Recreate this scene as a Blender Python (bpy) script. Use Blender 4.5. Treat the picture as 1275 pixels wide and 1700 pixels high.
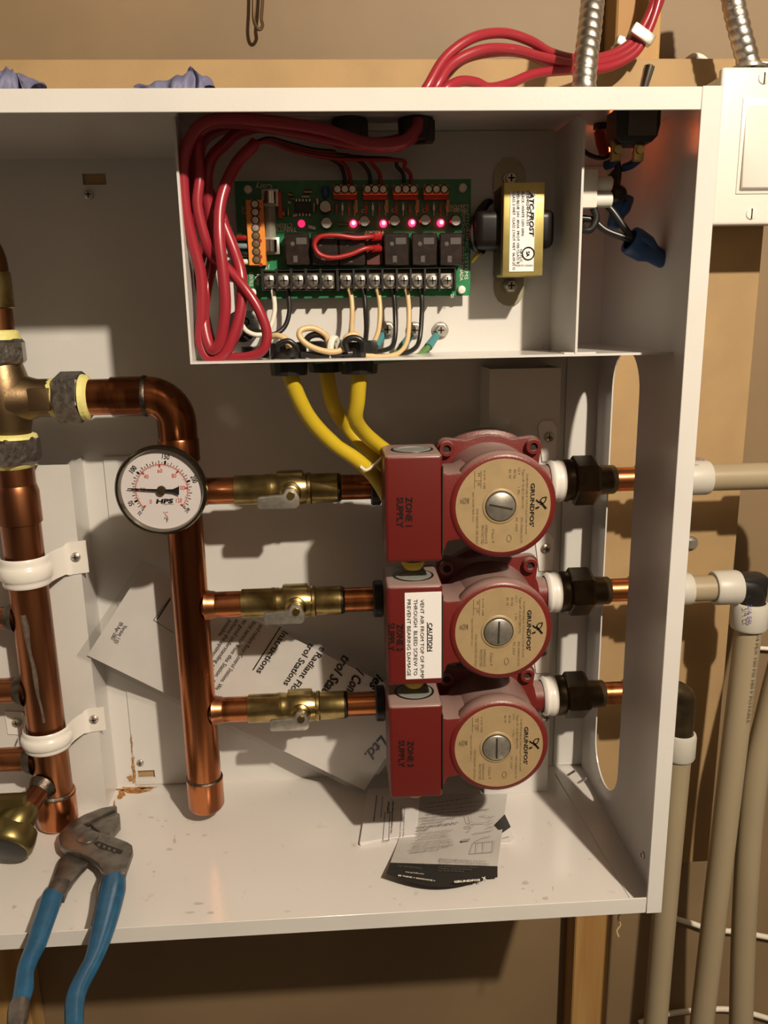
import bpy, bmesh, math, random
from mathutils import Vector, Matrix
random.seed(7)
V = Vector
scene = bpy.context.scene
for o in list(bpy.data.objects): bpy.data.objects.remove(o)
COL = scene.collection

# ------------------------------------------------------------------ camera
F_PX = 1355.45
CAM = V((-.3185, -.7058, .6073))
yaw, pit, rol = .05445, -.23965, -.01781
FW = V((math.sin(yaw)*math.cos(pit), math.cos(yaw)*math.cos(pit), math.sin(pit)))
R0 = V((math.cos(yaw), -math.sin(yaw), 0)); U0 = R0.cross(FW)
RT = R0*math.cos(rol) + U0*math.sin(rol)
UP = U0*math.cos(rol) - R0*math.sin(rol)
cd = bpy.data.cameras.new('camera'); cam = bpy.data.objects.new('camera', cd); COL.objects.link(cam)
cd.sensor_fit = 'VERTICAL'; cd.sensor_height = 36; cd.sensor_width = 27; cd.lens = F_PX/1700*36
cd.clip_start = .02
m = Matrix((RT, UP, -FW)).transposed().to_4x4(); m.translation = CAM
cam.matrix_world = m; scene.camera = cam

# ------------------------------------------------------------------ world, light, exposure
w = bpy.data.worlds.new('world'); scene.world = w; w.use_nodes = True
w.node_tree.nodes['Background'].inputs[0].default_value = (1, .78, .55, 1)
w.node_tree.nodes['Background'].inputs[1].default_value = .008
ld = bpy.data.lights.new('ceiling_bulb', 'POINT'); lamp = bpy.data.objects.new('ceiling_bulb', ld); COL.objects.link(lamp)
lamp.location = (.36, -1.33, 1.56); ld.energy = 195; ld.color = (1, .86, .68); ld.shadow_soft_size = .03
vs = scene.view_settings
vs.view_transform = 'Standard'; vs.look = 'None'; vs.gamma = 1; vs.use_curve_mapping = False; vs.exposure = 0

# ------------------------------------------------------------------ measuring helper: a photo point at a known depth
def at(x, y, Y=None, X=None, Z=None):
    d = FW + RT*((x-637.5)/F_PX) - UP*((y-850)/F_PX)
    if Y is not None: t = (Y-CAM.y)/d.y
    elif X is not None: t = (X-CAM.x)/d.x
    else: t = (Z-CAM.z)/d.z
    return CAM + d*t

# ------------------------------------------------------------------ materials
MATS = {}
def mat(name, col, rough=.5, metal=0, noise=0, nscale=30, col2=None, bump=0, bscale=200, coat=0, emit=None, estr=0, spec=.5, stretch=None, alpha=1, trans=0, top_tint=None, thr=(.4,.65)):
    if name in MATS: return MATS[name]
    m = bpy.data.materials.new(name); m.use_nodes = True; MATS[name] = m
    nt = m.node_tree; b = nt.nodes['Principled BSDF']
    b.inputs['Base Color'].default_value = (*col, 1)
    b.inputs['Roughness'].default_value = rough; b.inputs['Metallic'].default_value = metal
    b.inputs['Specular IOR Level'].default_value = spec
    b.inputs['Coat Weight'].default_value = coat; b.inputs['Coat Roughness'].default_value = .1
    b.inputs['Alpha'].default_value = alpha; b.inputs['Transmission Weight'].default_value = trans
    if emit: b.inputs['Emission Color'].default_value = (*emit, 1); b.inputs['Emission Strength'].default_value = estr
    tc = nt.nodes.new('ShaderNodeNewGeometry'); src = tc.outputs['Position']
    if stretch:
        mp = nt.nodes.new('ShaderNodeMapping'); mp.inputs['Scale'].default_value = stretch
        nt.links.new(src, mp.inputs['Vector']); src = mp.outputs['Vector']
    out = None
    if noise or col2:
        n = nt.nodes.new('ShaderNodeTexNoise'); n.inputs['Scale'].default_value = nscale; n.inputs['Detail'].default_value = 5
        nt.links.new(src, n.inputs['Vector'])
        mr = nt.nodes.new('ShaderNodeMapRange'); mr.inputs['From Min'].default_value = thr[0]; mr.inputs['From Max'].default_value = thr[1]
        nt.links.new(n.outputs['Fac'], mr.inputs['Value'])
        mx = nt.nodes.new('ShaderNodeMix'); mx.data_type = 'RGBA'
        mx.inputs['A'].default_value = (*col, 1)
        c2 = col2 or tuple(c*(1-noise) for c in col)
        mx.inputs['B'].default_value = (*c2, 1)
        nt.links.new(mr.outputs['Result'], mx.inputs['Factor'])
        out = mx.outputs['Result']
        nt.links.new(out, b.inputs['Base Color'])
    if top_tint:  # paler tone mixed in on upward-facing faces, broken up by noise
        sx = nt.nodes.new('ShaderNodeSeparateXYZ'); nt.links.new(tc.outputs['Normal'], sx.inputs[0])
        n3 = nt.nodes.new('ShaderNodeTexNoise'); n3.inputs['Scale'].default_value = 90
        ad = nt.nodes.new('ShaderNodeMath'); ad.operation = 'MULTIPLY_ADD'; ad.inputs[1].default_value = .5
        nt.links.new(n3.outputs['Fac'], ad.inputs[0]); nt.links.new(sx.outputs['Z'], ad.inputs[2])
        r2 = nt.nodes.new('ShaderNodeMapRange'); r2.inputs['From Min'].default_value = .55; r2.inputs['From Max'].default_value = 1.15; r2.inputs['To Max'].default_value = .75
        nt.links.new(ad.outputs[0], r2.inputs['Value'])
        m2 = nt.nodes.new('ShaderNodeMix'); m2.data_type = 'RGBA'; m2.inputs['A'].default_value = (*col, 1); m2.inputs['B'].default_value = (*top_tint, 1)
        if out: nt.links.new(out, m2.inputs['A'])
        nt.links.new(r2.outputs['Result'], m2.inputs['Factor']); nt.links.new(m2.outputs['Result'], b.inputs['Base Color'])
    if bump:
        n2 = nt.nodes.new('ShaderNodeTexNoise'); n2.inputs['Scale'].default_value = bscale; n2.inputs['Detail'].default_value = 4
        nt.links.new(src, n2.inputs['Vector'])
        bp = nt.nodes.new('ShaderNodeBump'); bp.inputs['Strength'].default_value = bump; bp.inputs['Distance'].default_value = .002
        nt.links.new(n2.outputs['Fac'], bp.inputs['Height']); nt.links.new(bp.outputs['Normal'], b.inputs['Normal'])
    return m
WHITE = mat('white_powder_coat', (.645,.63,.605), .2, noise=.06, nscale=8, bump=.05, bscale=350, spec=.5)
FLOORW = mat('white_stained_steel', (.66,.63,.60), .2, col2=(.50,.44,.36), nscale=55, thr=(.66,.80), bump=.04, bscale=300)
MDF = mat('hardboard', (.385,.255,.12), .75, noise=.12, nscale=14, bump=.12, bscale=400)
KRAFT = mat('kraft_paper', (.235,.160,.086), .6, noise=.15, nscale=5, bump=.25, bscale=18)
PINE = mat('pine_lumber', (.47,.285,.10), .65, col2=(.34,.18,.055), nscale=30, stretch=(1,1,.06), bump=.1, bscale=120)
COPPER = mat('copper', (.60,.225,.09), .24, 1, col2=(.22,.075,.03), nscale=42, stretch=(1,1,.07), thr=(.44,.60), bump=.05, bscale=120)
COPPER_OLD = mat('tarnished_copper', (.42,.17,.075), .33, 1, col2=(.16,.065,.035), nscale=40, stretch=(1,1,.12), bump=.1, bscale=90)
SOLDER = mat('solder', (.13,.105,.085), .45, 1, noise=.5, nscale=120, bump=.4, bscale=200)
BRASS = mat('brass', (.52,.40,.17), .28, 1, col2=(.27,.20,.08), nscale=40, bump=.06)
BRASS_OLD = mat('aged_bronze', (.27,.185,.10), .42, 1, col2=(.22,.15,.08), nscale=35, bump=.1)
STEEL = mat('zinc_steel', (.56,.53,.47), .36, .85, noise=.25, nscale=150)
NUTST = mat('cast_iron_nut', (.30,.275,.25), .36, 1, col2=(.19,.17,.15), nscale=160, bump=.35, bscale=150)
DARKST = mat('dark_tool_steel', (.26,.24,.215), .40, .9, col2=(.15,.135,.12), nscale=60, bump=.08)
CHROME = mat('chrome', (.55,.52,.46), .15, 1)
DKBRONZE = mat('dark_bronze', (.085,.060,.030), .33, .65, col2=(.04,.028,.016), nscale=40)
RED = mat('red_enamel', (.140,.014,.012), .36, bump=.12, bscale=450, top_tint=(.33,.235,.21))
REDB = mat('red_box_plastic', (.118,.010,.008), .38, top_tint=(.36,.27,.245))
TANLAB = mat('tan_foil_label', (.36,.26,.135), .42, noise=.1, nscale=60)
INK = mat('black_ink', (.008,.007,.006), .7, spec=.2)
INKTAN = mat('label_print', (.15,.11,.055), .6)
INKRED = mat('red_ink', (.62,.06,.04), .6)
INKWHITE = mat('white_ink', (.72,.70,.62), .6)
PAPER = mat('white_paper', (.72,.69,.68), .6, noise=.05, nscale=30)
PAPER2 = mat('sticker_paper', (.80,.78,.78), .45)
GREYPLUG = mat('grey_plug', (.23,.24,.22), .5)
BLACK = mat('black_plastic', (.012,.011,.010), .38)
BLACKW = mat('black_wire', (.014,.013,.012), .35)
REDW = mat('red_cable_jacket', (.29,.020,.032), .32, coat=.1)
REDTHIN = mat('red_wire', (.30,.012,.012), .4)
TANW = mat('tan_wire', (.60,.43,.22), .4)
WHITEW = mat('white_wire', (.75,.70,.60), .4)
GREENW = mat('green_wire', (.10,.22,.06), .4)
YELLOW = mat('yellow_cable_jacket', (.58,.42,.02), .42)
YELPASTE = mat('yellow_pipe_dope', (.75,.70,.25), .5, bump=.4, bscale=200)
PCB = mat('green_circuit_board', (.012,.15,.05), .35, col2=(.018,.22,.08), nscale=90)
ORANGE = mat('orange_terminal_plastic', (.72,.25,.035), .4)
DKRED = mat('dark_red_plastic', (.30,.02,.012), .4)
RELAY = mat('relay_smoked_plastic', (.011,.007,.006), .25, col2=(.022,.013,.011), nscale=140)
GLASS = mat('fuse_glass', (.5,.48,.40), .06, alpha=.35)
LEDRED = mat('lit_red_led', (.8,.02,.05), .3, emit=(1,.012,.04), estr=9)
LEDCORE = mat('lit_red_led_core', (1,.5,.5), .3, emit=(1,.22,.28), estr=7)
LEDDIM = mat('dim_red_led', (.6,.02,.08), .3, emit=(1,.02,.10), estr=1.6)
NEON = mat('lit_neon_lamp', (1,.2,.05), .3, emit=(1,.16,.03), estr=8)
GOLD = mat('brass_plated_steel', (.62,.50,.18), .36, .8, noise=.2, nscale=60)
COIL = mat('black_coil_tape', (.008,.006,.005), .34, spec=.3)
LAMINATE = mat('rusty_core_steel', (.10,.075,.05), .5, .6)
NYLON = mat('white_nylon', (.72,.70,.62), .42)
BLUENUT = mat('blue_wire_nut', (.016,.065,.20), .42)
TEAL = mat('teal_crimp', (.06,.22,.24), .35)
PEX = mat('milky_pex', (.33,.27,.175), .36, noise=.06, nscale=10)
PEXRING = mat('pex_ring', (.50,.48,.43), .42)
STRAPW = mat('white_strap_paint', (.78,.75,.70), .22)
BLUEGRIP = mat('blue_dipped_grip', (.011,.10,.21), .33, noise=.25, nscale=60, bump=.05)
RAG = mat('blue_nitrile', (.135,.14,.24), .6, noise=.2, nscale=40)
CLOTHB = mat('switch_plate_plastic', (.72,.69,.64), .35)
CONDUIT = mat('flexible_conduit_steel', (.62,.58,.52), .34, 1, noise=.2, nscale=80)
RUST = mat('rust_stain', (.28,.10,.02), .8, col2=(.50,.28,.10), nscale=180)
DIRT = mat('dirt_spot', (.50,.455,.40), .4)
DIALW = mat('dial_face', (.78,.73,.75), .45)
HOLE = mat('dark_hole', (.02,.015,.01), .8)
def clearfilm():
    m = bpy.data.materials.new('clear_film'); m.use_nodes = True; nt = m.node_tree; nt.nodes.clear()
    o = nt.nodes.new('ShaderNodeOutputMaterial'); mx = nt.nodes.new('ShaderNodeMixShader'); mx.inputs[0].default_value = .10
    t = nt.nodes.new('ShaderNodeBsdfTransparent'); t.inputs[0].default_value = (.93,.93,.92,1)
    g = nt.nodes.new('ShaderNodeBsdfGlossy'); g.inputs['Roughness'].default_value = .16; g.inputs['Color'].default_value = (.8,.8,.8,1)
    nt.links.new(t.outputs[0], mx.inputs[1]); nt.links.new(g.outputs[0], mx.inputs[2]); nt.links.new(mx.outputs[0], o.inputs[0])
    return m
FILM = clearfilm()

# ------------------------------------------------------------------ mesh builder
ORG = {}
def catmull(pts, sub=6):
    pts = [V(p) for p in pts]
    if len(pts) < 3 or sub < 2: return pts
    q = [pts[0]*2-pts[1]] + pts + [pts[-1]*2-pts[-2]]
    out = []
    for i in range(1, len(q)-2):
        for k in range(sub):
            t = k/sub; a, b, c, d = q[i-1], q[i], q[i+1], q[i+2]
            out.append(.5*((2*b) + (c-a)*t + (2*a-5*b+4*c-d)*t*t + (3*b-a-3*c+d)*t**3))
    out.append(pts[-1]); return out
def basis(d):
    d = V(d).normalized()
    a = V((0,0,1)) if abs(d.z) < .9 else V((1,0,0))
    u = a.cross(d).normalized(); return d, u, d.cross(u)
class MB:
    def __init__(s): s.bm = bmesh.new()
    def faces(s, vs, fs):
        v = [s.bm.verts.new(p) for p in vs]
        for f in fs:
            try: s.bm.faces.new([v[i] for i in f])
            except ValueError: pass
        return s
    def box(s, c, size, bev=0, seg=2, rot=None):
        r = bmesh.ops.create_cube(s.bm, size=1)
        M = Matrix.Translation(V(c)) @ (rot.to_4x4() if rot else Matrix()) @ Matrix.Diagonal((*size, 1))
        bmesh.ops.transform(s.bm, matrix=M, verts=r['verts'])
        if bev:
            es = {e for v in r['verts'] for e in v.link_edges}
            bmesh.ops.bevel(s.bm, geom=list(es), offset=bev, segments=seg, affect='EDGES', profile=.6)
        return s
    def span(s, a, b, bev=0, seg=2):
        a, b = V(a), V(b)
        return s.box((a+b)/2, [abs(x) for x in (b-a)], bev, seg)
    def lathe(s, p, axis, prof, n=24, ph=0):
        d, u, w_ = basis(axis); p = V(p); rings = []
        for t, r in prof:
            if r <= 1e-7: rings.append([s.bm.verts.new(p+d*t)])
            else: rings.append([s.bm.verts.new(p+d*t+(u*math.cos(ph+2*math.pi*k/n)+w_*math.sin(ph+2*math.pi*k/n))*r) for k in range(n)])
        for A, B in zip(rings, rings[1:]):
            for k in range(n):
                k2 = (k+1) % n
                if len(A) == 1 and len(B) == 1: continue
                if len(A) == 1: s.bm.faces.new((A[0], B[k2], B[k]))
                elif len(B) == 1: s.bm.faces.new((A[k], A[k2], B[0]))
                else: s.bm.faces.new((A[k], A[k2], B[k2], B[k]))
        return s
    def cyl(s, p0, p1, r0, r1=None, n=20, bev=0):
        p0, p1 = V(p0), V(p1); L = (p1-p0).length; r1 = r0 if r1 is None else r1
        pr = [(0,0),(0,r0-bev),(bev,r0),(L-bev,r1),(L,r1-bev),(L,0)] if bev else [(0,0),(0,r0),(L,r1),(L,0)]
        return s.lathe(p0, p1-p0, pr, n)
    def tube(s, pts, r, n=10, sub=6, cap=True):
        P = catmull(pts, sub); rr = r if callable(r) else (lambda t: r)
        d, u, w_ = basis(P[1]-P[0]); rings = []
        for i, p in enumerate(P):
            t = (P[min(i+1, len(P)-1)]-P[max(i-1, 0)]).normalized()
            u = (u - t*u.dot(t)).normalized(); w_ = t.cross(u); R = rr(i/(len(P)-1))
            rings.append([s.bm.verts.new(p+(u*math.cos(2*math.pi*k/n)+w_*math.sin(2*math.pi*k/n))*R) for k in range(n)])
        for A, B in zip(rings, rings[1:]):
            for k in range(n): s.bm.faces.new((A[k], A[(k+1)%n], B[(k+1)%n], B[k]))
        if cap: s.bm.faces.new(rings[0][::-1]); s.bm.faces.new(rings[-1])
        return s
    def prism(s, poly, vec, bev=0, seg=2):
        vec = V(vec); a = [s.bm.verts.new(p) for p in poly]; f = s.bm.faces.new(a)
        r = bmesh.ops.extrude_face_region(s.bm, geom=[f]); vs_ = [g for g in r['geom'] if isinstance(g, bmesh.types.BMVert)]
        bmesh.ops.translate(s.bm, verts=vs_, vec=vec)
        if bev:
            es = {e for v in a+vs_ for e in v.link_edges}
            es = [e for e in es if e.calc_face_angle(0) > .6]
            bmesh.ops.bevel(s.bm, geom=es, offset=bev, segments=seg, affect='EDGES', profile=.6, clamp_overlap=True)
        return s
    def grid(s, fn, nu, nv, thick=None):
        G = [[s.bm.verts.new(fn(i/nu, j/nv)) for j in range(nv+1)] for i in range(nu+1)]
        fs = [s.bm.faces.new((G[i][j], G[i+1][j], G[i+1][j+1], G[i][j+1])) for i in range(nu) for j in range(nv)]
        if thick:
            r = bmesh.ops.extrude_face_region(s.bm, geom=fs); vs_ = [g for g in r['geom'] if isinstance(g, bmesh.types.BMVert)]
            bmesh.ops.translate(s.bm, verts=vs_, vec=V(thick))
        return s
    def build(s, name, m_, parent=None, loc=None, smooth=True, angle=38, recalc=True):
        if recalc: bmesh.ops.recalc_face_normals(s.bm, faces=s.bm.faces[:])
        if parent is not None: off = ORG[parent.name]
        elif loc is not None: off = V(loc)
        else:
            xs = [v.co for v in s.bm.verts]
            off = V(((min(v.x for v in xs)+max(v.x for v in xs))/2, (min(v.y for v in xs)+max(v.y for v in xs))/2, min(v.z for v in xs)))
        bmesh.ops.translate(s.bm, verts=s.bm.verts[:], vec=-off)
        me = bpy.data.meshes.new(name); s.bm.to_mesh(me); s.bm.free()
        if smooth:
            for p in me.polygons: p.use_smooth = True
            me.set_sharp_from_angle(angle=math.radians(angle))
        me.materials.append(m_)
        o = bpy.data.objects.new(name, me); COL.objects.link(o)
        if parent is not None: o.parent = parent
        else: o.location = off
        ORG[o.name] = off
        return o
def tag(o, label, cat, group=None):
    o['label'] = label; o['category'] = cat
    if group: o['group'] = group
    return o
def thing(name, label, cat, loc, group=None):
    o = bpy.data.objects.new(name, None); COL.objects.link(o); o.location = loc; o.empty_display_size = .02
    ORG[o.name] = V(loc); return tag(o, label, cat, group)
def struct(o): o['kind'] = 'structure'; return o
FRONT = V((0,-1,0))
def txt(parent, s, p0, p1, h, m_, nrm=FRONT, bold=0, shear=0, warp=None, lift=.0004, name='lettering', res=2):
    """lettering whose baseline runs from p0 to p1, capital height h"""
    cu = bpy.data.curves.new('t', 'FONT'); cu.body = s; cu.size = 1; cu.resolution_u = res; cu.offset = bold; cu.shear = shear
    ob = bpy.data.objects.new('t', cu); COL.objects.link(ob)
    dg = bpy.context.evaluated_depsgraph_get()
    me = bpy.data.meshes.new_from_object(ob.evaluated_get(dg)); bpy.data.objects.remove(ob); bpy.data.curves.remove(cu)
    p0, p1, nrm = V(p0), V(p1), V(nrm).normalized()
    L = (p1-p0).length; xd = (p1-p0)/L; yd = nrm.cross(xd).normalized()
    xs = [v.co.x for v in me.vertices]
    if not xs: return None
    x0, x1 = min(xs), max(xs); off = ORG[parent.name]
    for v in me.vertices:
        q = p0 + xd*((v.co.x-x0)/(x1-x0)*L) + yd*(v.co.y/.69*h)
        q = warp(q) if warp else q + nrm*lift
        v.co = q-off
    me.name = name; me.materials.clear(); me.materials.append(m_)
    o = bpy.data.objects.new(name, me); COL.objects.link(o); o.parent = parent; ORG[o.name] = off
    return o
def ptxt(parent, s, a, b, hpx, Y, m_, **k):
    """lettering between two photo points on the plane Y"""
    p0, p1 = at(*a, Y=Y), at(*b, Y=Y)
    return txt(parent, s, p0, p1, hpx*(Y+.72)/F_PX, m_, **k)
def screw(parent, c, r, axis=(0,-1,0), m_=STEEL, name='screw', hexhead=False, slot=True):
    c = V(c); a = V(axis).normalized(); b = MB()
    if hexhead:
        b.lathe(c, a, [(0,0),(0,r*1.25),(r*.25,r*1.25),(r*.3,r),(r*.9,r),(r*1.05,r*.85),(r*1.05,0)], 6)
    else: b.lathe(c, a, [(0,0),(0,r),(r*.35,r*.95),(r*.6,r*.6),(r*.68,0)], 14)
    o = b.build(name, m_, parent)
    if slot:
        d, u, w_ = basis(a); k = MB(); R = Matrix((u, w_, d)).transposed()
        k.box(c+a*r*(1.06 if hexhead else .62), (r*1.1, r*.22, r*.15), rot=R); k.box(c+a*r*(1.06 if hexhead else .62), (r*.22, r*1.1, r*.15), rot=R)
        k.build('recess', HOLE, o)
    return o

D, H, FWD, HT, HB = .2814, .78, .0166, .0173, .0179
XL = -.95

# ================================================================== the setting
struct(MB().span((-2.2,.345,-1.1),(2.0,.365,1.8)).build('wall_back', KRAFT, loc=(0,.345,-1.1), smooth=False))
PLASTER = mat('plaster', (.13,.105,.08), .8, noise=.1, nscale=3)
for nm_, a_, b_ in (('wall_front',(-2.2,-3.02,-1.1),(2.0,-3.0,1.8)),('wall_left',(-2.22,-3.0,-1.1),(-2.2,.345,1.8)),('wall_right',(2.0,-3.0,-1.1),(2.02,.345,1.8)),('ceiling',(-2.2,-3.0,1.8),(2.0,.365,1.82))):
    struct(MB().span(a_, b_).build(nm_, PLASTER, smooth=False))
struct(MB().span((-2.2,-3.0,-1.12),(2.0,.365,-1.1)).build('floor', mat('concrete', (.14,.125,.105), .8, noise=.3, nscale=6), loc=(0,-1,-1.1), smooth=False))
struct(MB().span((-1.15,.284,-.165),(.1915,.2995,.8785), .001, 1).build('trim_1', MDF, loc=(-.5,.29,-.165), smooth=False))
for k, (a, b) in enumerate(((.008,.060), (-.842,-.790), (.86,.912))):
    struct(MB().span((a,.30,-1.1),(b,.3448,1.8), .002, 1).build('trim_%d' % (k+2), PINE, loc=((a+b)/2,.345,-1.1), smooth=False))

# ================================================================== steel cabinet
cab = thing('steel_cabinet', 'open white steel equipment cabinet holding the red pumps and copper pipes', 'cabinet', (-.475,.14,0))
def holed(rect, holes, y0, y1):
    """sheet in the XZ plane with rectangular cut-outs"""
    x0, x1, z0, z1 = rect
    xs = sorted({x0, x1, *[h[0] for h in holes], *[h[1] for h in holes]}); zs = sorted({z0, z1, *[h[2] for h in holes], *[h[3] for h in holes]})
    b = MB()
    for i in range(len(xs)-1):
        for j in range(len(zs)-1):
            mx, mz = (xs[i]+xs[i+1])/2, (zs[j]+zs[j+1])/2
            if any(h[0] < mx < h[1] and h[2] < mz < h[3] for h in holes): continue
            b.span((xs[i],y0,zs[j]),(xs[i+1],y1,zs[j+1]))
    bmesh.ops.remove_doubles(b.bm, verts=b.bm.verts[:], dist=1e-6)
    return b
def hole_px(x0, y0, x1, y1):
    a, b = at(x0, y1, Y=D), at(x1, y0, Y=D); return (a.x, b.x, a.z, b.z)
holed((XL,0,0,H), [hole_px(138,288,175,307), hole_px(230,1277,257,1291)], D, D+.0016).build('back_panel', WHITE, cab, smooth=False)
MB().span((XL,0,H-.0016),(0,D,H)).build('top_panel', WHITE, cab, smooth=False)
MB().span((XL,0,-.0002),(0,D,.0014)).build('bottom_panel', FLOORW, cab, smooth=False)
MB().span((XL,0,0),(XL+.0016,D,H)).build('side_panel', WHITE, cab, smooth=False)
def slot_side():
    y0, y1, cy_, r, za, zb = 0, D, .183, .043, .075, .520
    hole = []
    for k in range(17): a = math.pi*k/16; hole.append((cy_+r*math.cos(a), zb+r*math.sin(a)))
    for k in range(17): a = math.pi+math.pi*k/16; hole.append((cy_+r*math.cos(a), za+r*math.sin(a)))
    outer = []
    for k in range(17): t = k/16; outer.append((y1, zb + (H-zb)*t*2) if t < .5 else (y1-(y1-y0)*(t-.5)*2, H))
    outer = [(y1,zb)]*1 + [(y1, zb+(H-zb)*k/4) for k in range(1,5)] + [(y1-(y1-y0)*k/8, H) for k in range(1,9)] + [(y0, H-(H-zb)*k/4) for k in range(1,5)]
    outer += [(y0,za)] + [(y0, za*(1-k/4)) for k in range(1,5)] + [(y0+(y1-y0)*k/8, 0) for k in range(1,9)] + [(y1, za*k/4) for k in range(1,5)]
    b = MB(); n = len(hole)
    L = []
    for X in (-.0016, 0):
        hv = [b.bm.verts.new((X,*p)) for p in hole]; ov = [b.bm.verts.new((X,*p)) for p in outer]; L.append((hv, ov))
        for k in range(n):
            k2 = (k+1) % n
            try: b.bm.faces.new((hv[k], hv[k2], ov[k2], ov[k]))
            except ValueError: pass
    for k in range(n):
        k2 = (k+1) % n
        b.bm.faces.new((L[0][0][k], L[0][0][k2], L[1][0][k2], L[1][0][k]))
    return b
slot_side().build('side_panel', WHITE, cab, smooth=False)
MB().span((XL,-.0012,H-HT),(-FWD,.0006,H), .0005, 1).build('front_flange', WHITE, cab)
MB().span((XL,-.0012,0),(-FWD,.0006,HB), .0005, 1).build('front_flange', WHITE, cab)
MB().span((-FWD,-.0018,-.0004),(0,.0004,H+.0004), .0005, 1).build('front_flange', WHITE, cab)
# folded back and floor returns of the side panel, lapped back sheet
MB().span((-.040,D-.0026,.004),(-.0016,D-.0008,.765)).build('side_return', WHITE, cab, smooth=False)
MB().prism([(-.042,.262,.0014),(-.0016,.262,.0014),(-.0016,.012,.0014),(-.026,.012,.0014)], (0,0,.0011)).build('side_return', FLOORW, cab, smooth=False)
holed((-.601,-.492,.004,.445), [hole_px(230,1277,257,1291)], D-.0022, D-.0006).build('lapped_sheet', WHITE, cab, smooth=False)
# raised mounting channels
def channel(x0, x1, y, z1):
    b = MB(); b.span((x0,y,.0016),(x1,y+.0016,z1)); b.span((x0,y+.0016,.0016),(x0+.0016,D,z1)); b.span((x1-.0016,y+.0016,.0016),(x1,D,z1))
    return b
channel(-.90, -.626, .232, .4449).build('mounting_channel', WHITE, cab, smooth=False)
channel(-.1452, -.063, .222, .5428).build('mounting_channel', WHITE, cab, smooth=False)
# control compartment
XS, XP, YS, ZS = -.451, -.0938, .0572, .5667
YK = .150
pzt = at(287,195,Y=YS).z
MB().prism([(XS,YS,ZS),(XS,YS,pzt),(XS,YS+.02,H-.002),(XS,D,H-.002),(XS,D,ZS)], (.0022,0,0)).build('compartment_side', WHITE, cab, smooth=False)
MB().prism([(XP,YS,ZS),(XP,YS,pzt-.004),(XP,YS+.02,H-.004),(XP,D,H-.002),(XP,D,ZS)], (-.0022,0,0)).build('compartment_divider', WHITE, cab, smooth=False)
MB().span((XS,YS,ZS-.0022),(-.0016,D,ZS)).build('compartment_shelf', WHITE, cab, smooth=False)
MB().span((XS+.0022,YK,ZS),(XP-.0022,YK+.0016,H-.002)).build('compartment_back', WHITE, cab, smooth=False)
MB().span((XP-.012,YS+.001,ZS),(XP+.018,YS+.012,ZS+.0014)).build('spot_welded_tab', WHITE, cab, smooth=False)
MB().span(at(903,584,Y=YK-.002),at(912,573,Y=YK)).build('spot_welded_tab', WHITE, cab, smooth=False)
# screws in the cabinet
screw(cab, at(148,323,Y=D), .0055); screw(cab, at(233,1266,Y=D-.002), .0048)
screw(cab, at(906,1190,Y=.222), .0058)
screw(cab, (-.0016, .05, .030), .004, axis=(-1,0,0))
for (x, y), Z in (((943,1287),.0026),((960,1300),.0026)):
    p = at(x, y, Z=Z); MB().cyl(p, p+V((.006,-.012,.014)), .0016, n=8).build('screw_tip', STEEL, cab)
screw(cab, at(948,315,Y=YK-.0005), .003, slot=False)
# rust and dirt marks of their own shape
def blot(px, Z=None, Y=None, m_=RUST, name='rust_stain', n=14, jag=.35):
    cx_, cy_, rx, ry = px; b = MB(); vs_ = []
    for k in range(n):
        a = 2*math.pi*k/n; j = 1+random.uniform(-jag, jag)
        p = at(cx_+rx*j*math.cos(a), cy_+ry*j*math.sin(a), Y=Y, Z=Z); vs_.append(p)
    b.bm.faces.new([b.bm.verts.new(p) for p in vs_]); return b.build(name, m_, cab, smooth=False)
for q in ((219,1240,1.2,14),(221,1265,2,14),(216,1292,5,5),(223,1285,2,14),(218,1228,1,6)): blot(q, Y=D-.0026, jag=.6)
for q in ((220,1310,30,5),(245,1308,14,2.5),(200,1320,6,9),(190,1338,2,12)): blot(q, Z=.0018, jag=.5)
for q in ((232,1352,4,2),(250,1357,6,2),(262,1362,3,2),(275,1363,3,1.5),(270,1372,3,2),(312,1385,4,2),(340,1387,6,2),(290,1397,4,6),(282,1410,6,3),(256,1447,4,2),
          (150,1482,2,2),(24,1506,5,4),(290,1388,2,3),(330,1500,10,3),(315,1515,12,3),(350,1515,8,3),(255,1455,2,1),(873,1466,7,4),(868,1475,5,2),(884,1479,2,2),(906,1491,6,4),(918,1475,2,6),(980,1426,4,2),(655,1492,3,2),(1050-40,1365,2,2),(402,1490,2,1)):
    blot((q[0],q[1],q[2]*.75,q[3]*.75), Z=.0016, m_=DIRT, name='dirt_spot', n=9, jag=.4)

# ================================================================== copper supply manifold
ZN = (.417, .283, .150); YP = .195; XM = -.494
man = thing('copper_manifold', 'polished copper supply manifold with elbow at top and three branches', 'pipe', (XM,YP,.017))
zh = at(215,658,Y=YP).z
zc = at(338,1290,Y=YP).z; zb_ = at(340,1341,Y=YP).z
RM = .0200
MB().cyl((XM,YP,zc-.01), (XM,YP,zh-.062), RM, n=32).build('riser_pipe', COPPER, man)
MB().lathe((XM,YP,zb_), (0,0,1), [(0,0),(0,.0165),(.002,.0195),(.006,.0218),(zc-zb_,.0218),(zc-zb_+.001,.0205),(zc-zb_+.001,0)], 32).build('end_cap', COPPER, man)
MB().lathe((XM,YP,zc), (.05,0,1), [(0,.0222),(.0014,.0216),(.0022,.0202)], 32).build('solder_joint', SOLDER, man)
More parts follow.
